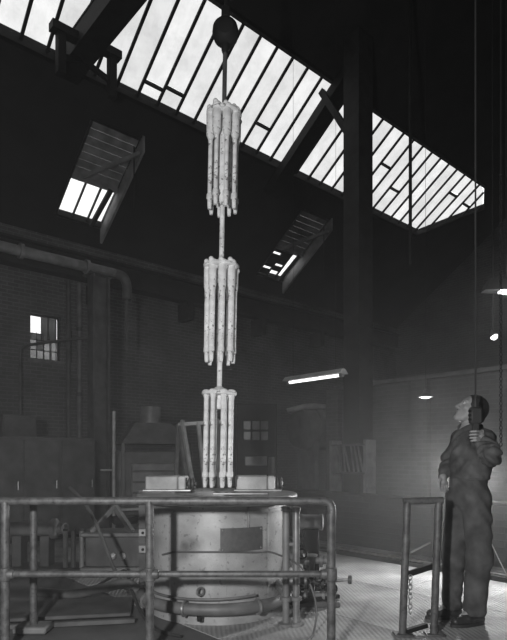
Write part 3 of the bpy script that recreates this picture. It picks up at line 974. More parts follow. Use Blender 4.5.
jb = thing('junction_stand', 'slim upright stand with two pale boxes beside the furnace', 'switch stand', (-1.02, 5.05, 0))
MB().box(-.03, .03, -.02, .02, .015, .95).build('upright', M_dark, jb)
MB().bbox(-.12, .12, -.1, .1, 0, .015, .003).build('foot', M_dark, jb)
for zz in (.53, .38):
    b_ = MB().bbox(-.02, .06, -.08, -.02, zz, zz + .07, .006).build('switch_box', M_pale, jb)
    MB().cyl((.02, -.08, zz + .035), (.02, -.095, zz + .035), .012, n=8).build('button', M_black, b_)
bo = thing('pipe_bollard', 'upright pipe on a block just behind the left end of the railing', 'bollard', (-1.58, 3.95, 0))
MB().cyl((0, 0, .05), (0, 0, .90), .026, n=14).build('pipe', M_rail, bo)
MB().bbox(-.12, .12, -.09, .09, 0, .05, .012).build('block', M_mid, bo)
MB().ball((0, 0, .90), .027, 12, 6).build('cap', M_rail, bo)

# steel cabinets along the left
def cabinet(name, label, loc, rot, w, d, h, doors, m, cat='cabinet'):
    o = thing(name, label, cat, loc, rot)
    MB().bbox(-w / 2, w / 2, -d / 2, d / 2, .05, h, .012).build('body', m, o)
    MB().box(-w / 2 + .03, w / 2 - .03, -d / 2 + .03, d / 2 - .03, 0, .05).build('plinth', M_black, o)
    for k in range(doors):
        x0, x1 = -w / 2 + w * k / doors + .02, -w / 2 + w * (k + 1) / doors - .02
        dd = MB().bbox(x0, x1, -d / 2 - .022, -d / 2, .10, h - .05, .006).build('door', m, o)
        MB().cyl((x1 - .05, -d / 2 - .04, h * .5), (x1 - .05, -d / 2 - .04, h * .5 + .12), .009, n=8).build('handle', M_steel, dd)
    return o
cabinet('steel_cabinet', 'low dark steel cabinet with three doors at the far left', AB(3.05, 8.5), ROT, 1.7, .5, 1.55, 3, M_dark)
cabinet('steel_locker', 'tall dark locker standing left of the short column', AB(3.1, 9.6), ROT, .55, .5, 1.95, 1, M_dark)
cabinet('switch_cabinet', 'grey switch cabinet behind the lowest hanging cluster', AB(7.0, 7.9), ROT - .5, .75, .45, 2.05, 2, M_dark)

# guard pipe bending across the barred window
gp = smooth_path([AB(3.72, 11.2, 0), AB(3.72, 11.2, 1.5), AB(3.72, 11.2, 3.2), AB(3.76, 11.2, 3.40), AB(3.95, 11.2, 3.50), AB(4.6, 11.2, 3.68), AB(5.1, 11.2, 3.80), AB(5.4, 11.2, 3.84)], 6)
tag(MB().tube(gp, .03, 10).build('bent_pipe', M_dark), 'dark bent pipe crossing in front of the barred window', 'pipe')
for i, (a_, nm) in enumerate(((4.78, 'dark drainpipe right of the narrow window slit'), (5.02, 'paler drainpipe on the left brick wall, nearer the short column'))):
    dp = thing('drainpipe', nm, 'pipe', AB(a_, 11.40, 0))
    MB().cyl((0, 0, 0), (0, 0, 5.0), .05, n=12).build('pipe', M_dark if i == 0 else M_mid, dp)
    for zz in (1.2, 2.6, 4.0):
        MB().lathe([(.05, -.04), (.065, -.04), (.065, .04), (.05, .04)], (0, 0, zz), n=12).build('socket', M_dark, dp)

# box furnace with hood behind the railing
bf = thing('box_furnace', 'big dark box furnace with a hood in the left background', 'furnace', AB(4.62, 7.75), ROT - .35)
MB().bbox(-.60, .55, -.5, .5, .35, 1.35, .03).build('body', M_dark, bf)
MB().bbox(-.66, .61, -.55, .55, .25, .35, .01).build('bed', M_girder, bf)
for x_ in (-.55, .5):
    for y_ in (-.4, .4):
        MB().box(x_ - .06, x_ + .06, y_ - .06, y_ + .06, 0, .25).build('leg', M_girder, bf)
d_ = MB().bbox(-.40, .32, -.56, -.5, .62, 1.16, .02).build('door', M_mid, bf)
for k in range(3):
    MB().bbox(-.40 + .02, .30, -.585, -.56, .70 + k * .16, .73 + k * .16, .005).build('door_rib', M_dark, d_)
MB().hexa([(-.55, -.62, 1.45), (.5, -.62, 1.45), (.5, .3, 1.45), (-.55, .3, 1.45), (-.3, -.35, 1.78), (.25, -.35, 1.78), (.25, .2, 1.78), (-.3, .2, 1.78)]).build('hood', M_dark, bf)
MB().cyl((-.02, -.05, 1.78), (-.02, -.05, 2.05), .16, n=18).build('flue', M_mid, bf)
MB().box(-.55, -.5, -.6, -.55, .35, 1.45).build('hood_post', M_dark, bf)
MB().box(.45, .5, -.6, -.55, .35, 1.45).build('hood_post', M_dark, bf)
MB().bbox(-.58, .1, -.78, -.58, .47, .51, .006).build('hearth_shelf', M_pale, bf)
MB().lathe([(.02, -.12), (.10, -.1), (.12, 0), (.10, .1), (.02, .12)], (.30, -.66, .60), (1, 0, 0), 16).build('burner_nozzle', M_mid, bf)
pp = thing('gas_standpipe', 'slim pale standpipe in front of the box furnace', 'pipe', AB(3.95, 7.72))
MB().cyl((0, 0, 0), (0, 0, 1.95), .028, n=10).build('pipe', M_pale, pp)
MB().cyl((0, 0, 1.05), (-.2, 0, 1.05), .014, n=8).build('tap', M_pale, pp)
MB().lathe([(.10, 0), (.10, .02), (.03, .03)], n=14).build('foot', M_dark, pp)
# leaning trestle frames
tf = thing('leaning_rack', 'pale rack of leaning bars left of the hanging load', 'rack', (-.75, 7.6, 0))
def leanbar(x0, x1, zt_, m, nm='bar'):
    MB().beam((x0, 0, .02), (x1, .35, zt_), .05, .04).build(nm, m, tf)
leanbar(.05, -.28, 1.78, M_pale); leanbar(.16, -.05, 1.75, M_pale); leanbar(-.05, -.32, 1.7, M_mid); leanbar(.3, .22, 1.8, M_mid)
MB().beam((-.34, .36, 1.72), (.28, .36, 1.76), .05, .05).build('top_bar', M_pale, tf)
MB().beam((-.34, .36, 1.72), (-.45, .62, .02), .05, .05).build('back_leg', M_mid, tf)
MB().beam((.24, .36, 1.72), (.26, .62, .02), .05, .05).build('back_leg', M_mid, tf)
# window grille panel and post behind the load
ps = thing('meter_panel', 'upright panel with a small grid of dials right of the lowest cluster', 'panel', (.05, 8.3, 0))
MB().bbox(-.30, .30, -.05, .05, .55, 2.05, .01).build('board', M_black, ps)
for x_ in (-.26, .26):
    MB().box(x_ - .03, x_ + .03, -.03, .03, 0, .55).build('leg', M_dark, ps)
for i in range(3):
    for j in range(2):
        d_ = MB().bbox(-.2 + i * .13, -.09 + i * .13, -.075, -.05, 1.5 + j * .16, 1.63 + j * .16, .01).build('dial', M_mid, ps)
MB().bbox(-.18, .16, -.09, -.05, 1.12, 1.26, .01).build('name_strip', M_mid, ps)
MB().cyl((.22, -.14, .0), (.22, -.14, 1.25), .05, n=12).build('pipe', M_mid, ps)
MB().lathe([(.02, -.05), (.22, -.04), (.24, 0), (.22, .04), (.02, .05)], (-.1, -.18, .66), (0, -1, 0), 22).build('blower_case', M_mid, ps)

# ---- right background: tank, rack, panel
tk = thing('curved_tank', 'dim riveted tank with a curved top in the right background', 'tank', AB(9.1, 8.0), .4)
MB().lathe([(.02, -.75), (.40, -.72), (.46, -.6), (.46, .6), (.40, .72), (.02, .75)], (0, 0, 1.85), (1, .2, 0), 26).build('shell', M_dark, tk)
for x_ in (-.45, .45):
    MB().bbox(x_ - .06, x_ + .06, -.38 + x_ * .2, .38 + x_ * .2, 0, 1.62, .01).build('cradle', M_dark, tk)
    MB().ring((x_, x_ * .2, 1.85), .47, .02, (1, .2, 0), 28, 6).build('band', M_dark, tk)
MB().tube(smooth_path([(.2, -.42, 1.95), (.1, -.6, 2.1), (-.2, -.6, 2.25), (-.6, -.4, 2.3), (-1.0, -.2, 2.2)]), .06, 10).build('outlet_pipe', M_mid, tk)
sr = thing('stock_rack', 'dim rack of upright bars beyond the low wall', 'rack', AB(7.8, 6.2), ROT + PI / 2)
for x_ in (-.38, .38):
    MB().box(x_ - .03, x_ + .03, -.14, .14, 0, 1.55).build('side_post', M_mid, sr)
for zz in (.35, .95, 1.45):
    MB().box(-.38, .38, -.14, .14, zz, zz + .03).build('shelf', M_dark, sr)
for k in range(7):
    x_ = -.30 + .1 * k
    MB().beam((x_, -.05, .98), (x_ + random.uniform(-.04, .04), .05, 1.45 + .0), .025, .025).build('bar', M_mid, sr)
for k in range(4):
    x_ = -.26 + .17 * k
    MB().bbox(x_ - .06, x_ + .06, -.1, .1, .38, .55 + .05 * (k % 2), .01).build('bin', M_pale if k % 2 else M_mid, sr)

# ================================================================== LAMPS
def lamp_light(name, loc, e, size=.04, parent=None):
    l_ = bpy.data.lights.new(name, 'POINT'); l_.energy = e; l_.shadow_soft_size = size
    o = bpy.data.objects.new(name, l_); COL.objects.link(o)
    if parent: o.parent = parent
    o.location = loc
    return o
fl = thing('tube_lamp', 'glowing fluorescent tube lamp hung right of the load', 'lamp', (.875, 8.0, 0), ROT + PI / 2)
MB().cyl((-.5, 0, 2.385), (.5, 0, 2.385), .022, n=10).build('tube', glow_mat('tube_glow', 2.2), fl)
MB().hexa([(-.56, -.10, 2.40), (.56, -.10, 2.40), (.56, .10, 2.40), (-.56, .10, 2.40), (-.56, -.03, 2.47), (.56, -.03, 2.47), (.56, .03, 2.47), (-.56, .03, 2.47)]).build('reflector', M_pale, fl)
for x_ in (-.52, .52):
    MB().bbox(x_ - .03, x_ + .03, -.03, .03, 2.36, 2.41, .005).build('end_holder', M_mid, fl)
    MB().cyl((x_ * .8, 0, 2.47), (x_ * .8, 0, 9.2), .002, n=5).build('suspension_wire', M_black, fl)
pd = thing('pendant_lamp', 'small glowing pendant lamp with an enamel shade left of the man', 'lamp', (2.80, 8.95, 0))
MB().lathe([(.01, 2.36), (.03, 2.35), (.04, 2.30), (.12, 2.235), (.125, 2.225), (.115, 2.225), (.035, 2.285)], n=20).build('shade', M_dark, pd)
MB().lathe([(.001, 2.205), (.05, 2.207), (.10, 2.222), (.108, 2.232), (.03, 2.27)], n=20).build('glowing_disc', glow_mat('disc_glow', 1.1), pd)
MB().cyl((0, 0, 2.35), (0, 0, 9.5), .003, n=5).build('flex', M_black, pd)
lamp_light('pendant_bulb', (0, 0, 2.14), 4, .05, pd)
sm = thing('bulkhead_lamp', 'small bright bulkhead lamp high at the right edge', 'lamp', (3.50, 8.0, 0))
MB().lathe([(.001, -.04), (.035, -.035), (.055, 0), (.04, .02)], (0, 0, 3.0), (-.3, .5, 1), 14).build('glass', glow_mat('bulb_glow', 3.0), sm)
MB().lathe([(.058, .0), (.062, .03), (.03, .06), (.02, .12)], (0, 0, 3.0), (-.3, .5, 1), 14).build('housing', M_black, sm)
MB().cyl((.0, .05, 3.1), (.0, .05, 8.8), .012, n=6).build('conduit', M_black, sm)
rl = thing('reflector_lamp', 'bright trough reflector lamp cut off by the right edge', 'lamp', (3.22, 7.0, 0))
MB().hexa([(-.30, -.08, 3.36), (.35, -.08, 3.36), (.35, .10, 3.36), (-.30, .10, 3.36), (-.22, -.02, 3.52), (.28, -.02, 3.52), (.28, .04, 3.52), (-.22, .04, 3.52)]).build('trough', M_black, rl)
MB().cyl((-.10, -.02, 3.37), (.3, -.02, 3.33), .05, n=12).build('tube', glow_mat('trough_glow', 2.6), rl)
MB().cyl((0, .0, 3.5), (0, .0, 8.3), .014, n=6).build('conduit', M_black, rl)
lamp_light('trough_bulb', (.05, -.1, 3.25), 35, .1, rl)
sl = thing('strip_lamp', 'short upright strip lamp glowing dimly on a post in the background', 'lamp', (2.45, 10.95, 0))
MB().cyl((0, 0, 2.37), (0, 0, 2.72), .033, n=8).build('tube', glow_mat('dim_glow', .42), sl)
MB().cyl((0, 0, 2.18), (0, 0, 2.31), .033, n=8).build('tube', glow_mat('dim_glow', .42), sl)
MB().box(-.04, .04, .035, .06, 0, 2.8).build('post', M_dark, sl)
# lamp on a stand behind the man, its white cord trailing on the floor
bl = thing('work_lamp', 'work lamp with a reflector on a slim stand, hidden behind the man', 'lamp', (2.385, 5.9, 0))
MB().cyl((0, 0, .02), (0, 0, 1.10), .012, n=8).build('stand', M_black, bl)
for k in range(3):
    t = 2 * PI * k / 3 + .4
    MB().beam((0, 0, .14), (.13 * math.cos(t), .13 * math.sin(t), .006), .012, .012).build('foot', M_black, bl)
MB().ball((0, 0, 1.18), .035, 14, 8).build('bulb', glow_mat('work_bulb', 30), bl)
MB().cyl((0, 0, 1.09), (0, 0, 1.138), .022, n=10).build('holder', M_black, bl)
dv = Vector((-1.5, -1.9, 0)).normalized()
MB().lathe([(.02, -.075), (.06, -.068), (.095, -.045), (.115, -.01), (.12, .0), (.112, .0), (.09, -.038), (.055, -.06), (.0201, -.066)], (0, 0, 1.18), dv, 20).build('reflector', M_dark, bl)
b2 = thing('added_glow_lamp', 'added unseen bare bulb beyond the low wall, lighting the partition', 'lamp', (2.97, 7.05, 0))  # unseen lamp, added to make the glow on the partition
MB().cyl((0, 0, .02), (0, 0, .92), .012, n=8).build('stand', M_black, b2)
MB().lathe([(.12, 0), (.12, .015), (.02, .03)], n=16).build('foot', M_black, b2)
MB().cyl((0, 0, .90), (0, 0, .96), .022, n=10).build('holder', M_black, b2)
MB().ball((0, 0, 1.0), .045, 14, 8).build('bulb', glow_mat('added_bulb_glow', 15), b2)  # bulb of the added unseen lamp
lamp_light('added_glow_light', (0, 0, 1.0), 50, .05, b2)
l_ = bpy.data.lights.new('work_bulb_beam', 'SPOT'); l_.energy = 500; l_.shadow_soft_size = .05; l_.spot_size = math.radians(150); l_.spot_blend = .7
o = bpy.data.objects.new('work_bulb_beam', l_); COL.objects.link(o); o.parent = bl; o.location = (0, 0, 1.18)
o.rotation_euler = Vector((-1.5, -1.6, -1.6)).to_track_quat('-Z', 'Y').to_euler()
cd = smooth_path([(2.39, 5.89, 1.08), (2.33, 5.7, .70), (2.30, 5.5, .50), (2.30, 5.3, .40), (2.38, 5.28, .22), (2.47, 5.25, .04), (2.56, 5.2, .008), (2.72, 5.0, .008)], 8)
tag(MB().tube(cd, .006, 6).build('lamp_cord', M_cord), 'white flex hanging in a curve to the floor beside the man', 'cord')
# ---- hanging chain and rods
tag(chain(MB(), (2.06, 4.58, 3.6), 2.25, .034, .0115, .004).cyl((2.06, 4.58, 3.6), (2.06, 4.58, 9.6), .008, n=6).build('hoist_chain', M_black), 'dark hoist chain hanging at the right of the man', 'chain')
rd = MB().cyl(AB(8.4, 5.4, 4.6), AB(8.4, 5.4, RZ(5.4) - .03), .03, n=8)
tag(rd.build('drop_rod', M_black), 'thin black rod hanging before the right part of the skylight', 'rod')


# ================================================================== THE MAN
MX, MY = 1.66, 4.17
def J(px, py, dy=0.0):           # joint read off the photograph at its own depth, in the man's frame
    Y = MY + dy
    return np.array([(px - 253) / FPX * Y - MX, dy, CAMZ - (py - HORIZON) / FPX * Y])

class Field:
    """signed distance field on a grid; primitives are blended in, then meshed"""
    def __init__(s, lo, hi, h):
        s.lo, s.h = np.array(lo, float), h
        s.n = np.ceil((np.array(hi) - s.lo) / h).astype(int) + 1
        s.V = np.full(s.n, .2, np.float32)
    def _blk(s, lo, hi):
        i0 = np.clip(np.floor((lo - s.lo) / s.h).astype(int), 0, s.n)
        i1 = np.clip(np.ceil((hi - s.lo) / s.h).astype(int) + 1, 0, s.n)
        sl = tuple(slice(a, b) for a, b in zip(i0, i1))
        g = np.meshgrid(*[s.lo[k] + s.h * np.arange(i0[k], i1[k]) for k in range(3)], indexing='ij')
        return sl, np.stack(g, -1)
    def _mix(s, sl, d, k):
        a = s.V[sl]
        if k > 0:
            hh = np.clip(.5 + .5 * (a - d) / k, 0, 1)
            s.V[sl] = a * (1 - hh) + d * hh - k * hh * (1 - hh)
        else:
            s.V[sl] = np.minimum(a, d)
    def cone(s, a, b, r1, r2, k=.02):
        a, b = np.array(a, float), np.array(b, float)
        p = max(r1, r2) + k + .03
        sl, P = s._blk(np.minimum(a, b) - p, np.maximum(a, b) + p)
        ba = b - a
        t = np.clip(((P - a) @ ba) / (ba @ ba), 0, 1)
        d = np.linalg.norm(P - a - t[..., None] * ba, axis=-1) - (r1 + (r2 - r1) * t)
        s._mix(sl, d, k); return s
    def chain(s, pts, rs, k=.02):
        for i in range(len(pts) - 1):
            s.cone(pts[i], pts[i + 1], rs[i], rs[i + 1], k)
        return s
    def _ell(s, c, r, B, pad):
        c = np.array(c, float)
        sl, P = s._blk(c - max(r) - pad, c + max(r) + pad)
        q = (P - c) @ np.array(B, float).T
        r = np.array(r, float)
        k0 = np.linalg.norm(q / r, axis=-1)
        k1 = np.linalg.norm(q / (r * r), axis=-1) + 1e-9
        return sl, q, k0 * (k0 - 1) / k1
    def ell(s, c, r, B=np.eye(3), k=.02):
        sl, q, d = s._ell(c, r, B, k + .03)
        s._mix(sl, d, k); return s
    def cut(s, c, r, B=np.eye(3), k=.006):
        sl, q, d = s._ell(c, r, B, .02)
        a = s.V[sl]; d = -d
        hh = np.clip(.5 + .5 * (d - a) / k, 0, 1)
        s.V[sl] = a * (1 - hh) + d * hh + k * hh * (1 - hh); return s
    def warp(s, fn):
        g = np.meshgrid(*[s.lo[k] + s.h * np.arange(s.n[k]) for k in range(3)], indexing='ij')
        s.V += fn(*g).astype(np.float32); return s
    def clip(s, fn):
        g = np.meshgrid(*[s.lo[k] + s.h * np.arange(s.n[k]) for k in range(3)], indexing='ij')
        s.V = np.maximum(s.V, fn(*g).astype(np.float32)); return s
    def mesh(s, name, material, parent):
        V = s.V; h = s.h
        nx, ny, nz = V.shape
        S = V < 0
        acc = np.zeros((nx - 1, ny - 1, nz - 1, 3), np.float32)
        cnt = np.zeros((nx - 1, ny - 1, nz - 1), np.float32)
        C = [(i, j, k) for i in (0, 1) for j in (0, 1) for k in (0, 1)]
        def sub(A, o): return A[o[0]:nx - 1 + o[0], o[1]:ny - 1 + o[1], o[2]:nz - 1 + o[2]]
        for o in C:
            for ax in range(3):
                if o[ax]: continue
                p = list(o); p[ax] = 1
                a, b = sub(V, o), sub(V, p)
                m = sub(S, o) != sub(S, p)
                t = np.where(m, a / np.where(m, a - b, 1), 0)
                for q in range(3):
                    acc[..., q] += m * (o[q] + (t if q == ax else 0))
                cnt += m
        act = cnt > 0
        idx = np.full(act.shape, -1, np.int64)
        idx[act] = np.arange(act.sum())
        base = np.argwhere(act)
        vs = (base + acc[act] / cnt[act][:, None]) * h + s.lo
        F = []
        for ax in range(3):
            u, w = (ax + 1) % 3, (ax + 2) % 3
            lo_ = [slice(None)] * 3; hi_ = [slice(None)] * 3
            lo_[ax] = slice(0, -1); hi_[ax] = slice(1, None)
            d = S[tuple(lo_)].astype(int) - S[tuple(hi_)].astype(int)
            e = np.argwhere(d != 0)
            e = e[(e[:, u] > 0) & (e[:, w] > 0) & (e[:, u] < V.shape[u] - 1) & (e[:, w] < V.shape[w] - 1)]
            sg = d[tuple(e.T)]
            q = []
            for du, dw in ((-1, -1), (0, -1), (0, 0), (-1, 0)):
                c = e.copy(); c[:, u] += du; c[:, w] += dw
                q.append(idx[tuple(c.T)])
            q = np.stack(q, 1)
            q[sg < 0] = q[sg < 0][:, ::-1]
            F.append(q)
        F = np.concatenate(F)
        F = F[(F >= 0).all(1)]
        me = bpy.data.meshes.new(name)
        me.from_pydata(vs.tolist(), [], F.tolist())
        me.update()
        me.materials.append(material)
        me.polygons.foreach_set('use_smooth', [True] * len(me.polygons))
        return link(name, me, parent)

def unit(v):
    v = np.array(v, float); return v / np.linalg.norm(v)
bF = unit((-.97, -.24, 0)); bL = np.array([-bF[1] * -1, 0, 0]); bL = unit((.24, -.97, 0)); bU = np.array([0, 0, 1.])
BB = [bF, bL, bU]
hF = unit((-.89, .08, .43)); hS = unit(np.cross(np.array([0, 0, 1.]), hF)); hU = np.cross(hF, hS); HB = [hF, hS, hU]
hc = J(473.5, 408.5, 0)
def H(f, s, u): return hc + hF * f + hS * s + hU * u

neck = J(470.5, 431, .01)
shL, elL, wrL = J(483.5, 438.5, -.15), J(490, 456, -.36), J(480.5, 443, -.225)
shR, elR, wrR = J(460.5, 438.5, .14), J(449, 461, .20), J(442.5, 477, .04)
hipL, knL, anL = J(476, 498, -.09), J(478.5, 558, -.11), J(474, 609, -.07)
hipR, knR, anR = J(459, 498, .09), J(453, 560, .06), J(451, 606, .10)
chest, belly, pelvis = J(469.5, 449, 0), J(468.5, 474, 0), J(467, 494, 0)

man = thing('person', 'man in dark work clothes looking up and holding a control pendant', 'person', (MX, MY, 0))
M_skin = mat('skin', .27, .55, var=.1, scale=14)
M_jacket = mat('work_jacket', .08, .9, var=.55, scale=9, bump=.5, bscale=40, spec=.2)
M_trous = mat('work_trousers', .08, .9, var=.5, scale=7, bump=.5, bscale=36, spec=.2)
M_hair = mat('dark_hair', .022, .6, var=.4, scale=40, bump=.4, bscale=120, spec=.35)
M_shoe = mat('black_leather', .025, .45, var=.3, scale=12)

# ---- body: one continuous figure, hands and head included
b = Field((-.36, -.48, .02), (.22, .34, 1.78), .0045)
b.ell(hc, (.098, .075, .098), HB, .01)
b.cone(H(.035, 0, -.03), H(.078, 0, -.108), .062, .030, .02)
b.cone(H(.02, .035, -.05), H(.05, .022, -.105), .035, .026, .02)
b.cone(H(.02, -.035, -.05), H(.05, -.022, -.105), .035, .026, .02)
b.ell(H(.082, 0, .022), (.018, .055, .014), HB, .014)                 # brow
b.cone(H(.094, 0, .008), H(.121, 0, -.040), .010, .0125, .008)        # nose
b.ell(H(.108, .013, -.043), (.012, .009, .009), HB, .005).ell(H(.108, -.013, -.043), (.012, .009, .009), HB, .005)
b.ell(H(.096, 0, -.070), (.012, .024, .0075), HB, .006).ell(H(.094, 0, -.086), (.012, .020, .007), HB, .006)  # lips
b.ell(H(.087, 0, -.118), (.017, .02, .015), HB, .012)                 # chin
for sg in (1, -1):
    b.cut(H(.104, sg * .034, .002), (.018, .020, .012), HB)
    b.ell(H(.055, sg * .048, -.03), (.03, .02, .022), HB, .02)
    b.ell(H(-.012, sg * .080, -.018), (.020, .010, .033), HB, .006)   # ears
b.cone(hc + hU * -.05 - hF * .02, neck, .058, .060, .03)
b.ell(chest, (.095, .145, .19), BB, .05).ell(belly, (.10, .13, .15), BB, .05).ell(pelvis, (.10, .145, .12), BB, .05)
b.cone(neck, chest, .06, .10, .05)
b.chain([shL, elL, wrL], [.048, .038, .026], .02).chain([shR, elR, wrR], [.048, .038, .026], .02)
b.chain([hipL, knL, anL], [.078, .052, .036], .03).chain([hipR, knR, anR], [.078, .052, .036], .03)
# left hand closed round the pendant
kn = J(480.0, 436.5, -.25)
b.cone(wrL, kn, .027, .030, .012)
b.cone(J(481.5, 431.8, -.245), J(481, 440.5, -.245), .017, .016, .01)
for i, y_ in enumerate((431.3, 434.4, 437.5, 440.4)):
    ln = (.0, .6, .3, -.8)[i]
    b.chain([J(480.5, y_ + .3, -.262), J(475.5, y_, -.286), J(470.6 - ln, y_ + .3, -.272), J(469.8 - ln, y_ + .6, -.240)], [.0095, .0088, .0082, .0075], .0005)
b.chain([J(481, 439, -.22), J(478.5, 433, -.20), J(474.5, 430.6, -.205)], [.014, .0115, .009], .004)
# right hand hanging, slightly curled
pm_ = J(442.6, 482, .03)
b.cone(wrR, pm_, .025, .027, .01)
b.cone(J(440.6, 481.5, .03), J(444.8, 482.5, .03), .019, .019, .01)
for i, x_ in enumerate((438.9, 441.4, 443.9, 446.2)):
    ln = (.0, .9, .7, -.4)[i]
    b.chain([J(x_, 484, .03), J(x_ + .3, 487.2 + ln * .5, .022), J(x_ + 1.3, 489.8 + ln, .03), J(x_ + 2.0, 490.8 + ln, .045)], [.0092, .0086, .008, .0072], .0005)
b.chain([J(439.8, 479.5, .015), J(438.4, 483, .0), J(438.9, 486.2, -.005)], [.0125, .0105, .009], .004)
# feet inside the shoes
for an, toe in ((anL, J(461, 620, -.09)), (anR, J(437, 613, .085))):
    b.cone(an, np.array([toe[0], toe[1], .05]), .034, .03, .02)
b.mesh('body', M_skin, man)
for sg in (1, -1):
    e = MB().ball(tuple(H(.088, sg * .034, .001)), .011, 10, 8).build('eye', mat('eye_white', .5, .3), man)
    MB().ball(tuple(H(.0975, sg * .034, .003)), .0048, 8, 6).build('iris', M_hair, e)

# ---- hair
hr = Field(hc - .15, hc + .15, .005)
hr.ell(hc - hF * .003 + hU * .002, (.106, .083, .105), HB, 0)
hr.ell(hc - hF * .045 - hU * .055, (.058, .062, .05), HB, .02)
def hairline(x, y, z):
    q = np.stack([x, y, z], -1) - hc
    f, u = q @ hF, q @ hU
    front = f - (.052 + .30 * np.clip(u - .03, 0, 1) - .55 * np.clip(.01 - u, 0, .08))
    low = -(u + .088)
    return np.maximum(front, low)
hr.clip(hairline)
hr.warp(lambda x, y, z: .0015 * np.sin(150 * x + 70 * z) * np.sin(120 * y + 60 * z))
hr.mesh('hair', M_hair, man)

# ---- jacket: torso, sleeves, collar, hem
jk = Field((-.34, -.50, .98), (.24, .36, 1.52), .006)
jk.ell(chest + bU * .0, (.118, .165, .20), BB, .05)
jk.ell(J(470, 462, 0), (.125, .160, .16), BB, .06)
jk.ell(belly + bU * -.01, (.130, .156, .13), BB, .06)
jk.cone(shL, shR, .068, .068, .05)
jk.cone(neck - bU * .035, chest, .085, .11, .05)
jk.chain([shL, elL, elL * .25 + wrL * .75], [.076, .066, .050], .03)
jk.chain([shR, elR, elR * .15 + wrR * .85], [.068, .060, .046], .03)
# collar: two rings that stand up round the neck
for i in range(20):
    t0, t1 = 2 * PI * i / 20, 2 * PI * (i + 1) / 20
    for dz, rr in ((.0, .080), (.022, .074)):
        p0 = neck + bF * (rr * math.cos(t0)) + bL * (rr * 1.05 * math.sin(t0)) + bU * (dz - .012 * math.cos(t0))
        p1 = neck + bF * (rr * math.cos(t1)) + bL * (rr * 1.05 * math.sin(t1)) + bU * (dz - .012 * math.cos(t1))
        jk.cone(p0, p1, .013, .013, .006)
def folds(x, y, z):
    s_ = .008 * np.sin(34 * z + 16 * x + 5 * np.sin(14 * y + 9 * z)) * np.sin(17 * x - 11 * z + 8 * y)
    s_ += .006 * np.sin(62 * z - 30 * x + 20 * y + 2 * np.sin(30 * x)) * np.sin(25 * x + 13 * y)
    arm = np.clip((-.16 - y) / .12, 0, 1)
    return s_ + arm * .007 * np.sin(70 * (z + .8 * x) + 3 * np.sin(40 * y))
jk.warp(folds)
jk.clip(lambda x, y, z: 1.085 + .004 * np.sin(40 * x) - z)
jo = jk.mesh('jacket', M_jacket, man)
# breast pocket flap and button front, following the chest
def on_chest(fa, z):       # point on the jacket front at angle fa from straight ahead towards the left side
    c = chest * .6 + belly * .4
    p = np.array([c[0], c[1], z]) + bF * (.126 * math.cos(fa)) + bL * (.168 * math.sin(fa))
    return p
pk = MB()
g = [[on_chest(.62 + .55 * i / 5, 1.335 - .10 * j / 3) for i in range(6)] for j in range(4)]
pk.v = [tuple(p) for r in g for p in r] + [tuple(p + (bF * .7 + bL * .7) * .008) for r in g for p in r]
for j in range(3):
    for i in range(5):
        a = j * 6 + i
        pk.f += [(a, a + 1, a + 7, a + 6), (24 + a, 24 + a + 6, 24 + a + 7, 24 + a + 1)]
for i in range(5):
    pk.f += [(i, 24 + i, 25 + i, i + 1), (18 + i, 19 + i, 43 + i, 42 + i)]
for j in range(3):
    pk.f += [(6 * j, 6 * j + 6, 30 + 6 * j, 24 + 6 * j), (6 * j + 5, 29 + 6 * j, 35 + 6 * j, 6 * j + 11)]
pk.build('pocket', M_jacket, jo)
for k in range(4):
    m_ = MB().ball(tuple(on_chest(.08, 1.38 - .075 * k)), .006, 8, 5); m_.build('button', M_trous, jo)

# ---- trousers
tz = Field((-.32, -.34, .06), (.22, .34, 1.14), .006)
tz.ell(pelvis, (.128, .168, .14), BB, .04)
tz.ell(belly - bU * .04, (.124, .154, .08), BB, .05)
tz.chain([hipL, knL, anL + bU * -.005], [.104, .092, .083], .04)
tz.chain([hipR, knR, anR + bU * -.005], [.100, .080, .074], .04)
def tf_(x, y, z):
    kneeish = np.exp(-((z - .45) / .18) ** 2)
    low = np.clip((.32 - z) / .25, 0, 1)
    s_ = .005 * np.sin(26 * z + 20 * x + 4 * np.sin(11 * x + 7 * z)) * np.sin(22 * x - 9 * y + 6 * z)
    return s_ + .003 * kneeish * np.sin(60 * z + 25 * x) + .005 * low * np.sin(48 * z + 18 * y + 2 * np.sin(24 * x))
tz.warp(tf_)
tz.clip(lambda x, y, z: z - 1.115)
tz.clip(lambda x, y, z: .075 - z)
to = tz.mesh('trousers', M_trous, man)
bp_ = [tuple(np.array([belly[0], belly[1], 1.085]) + bF * (.126 * math.cos(t)) + bL * (.156 * math.sin(t))) for t in [2 * PI * i / 40 for i in range(40)]]
MB().tube(bp_, .008, 8, close=True).build('waistband', M_trous, man)

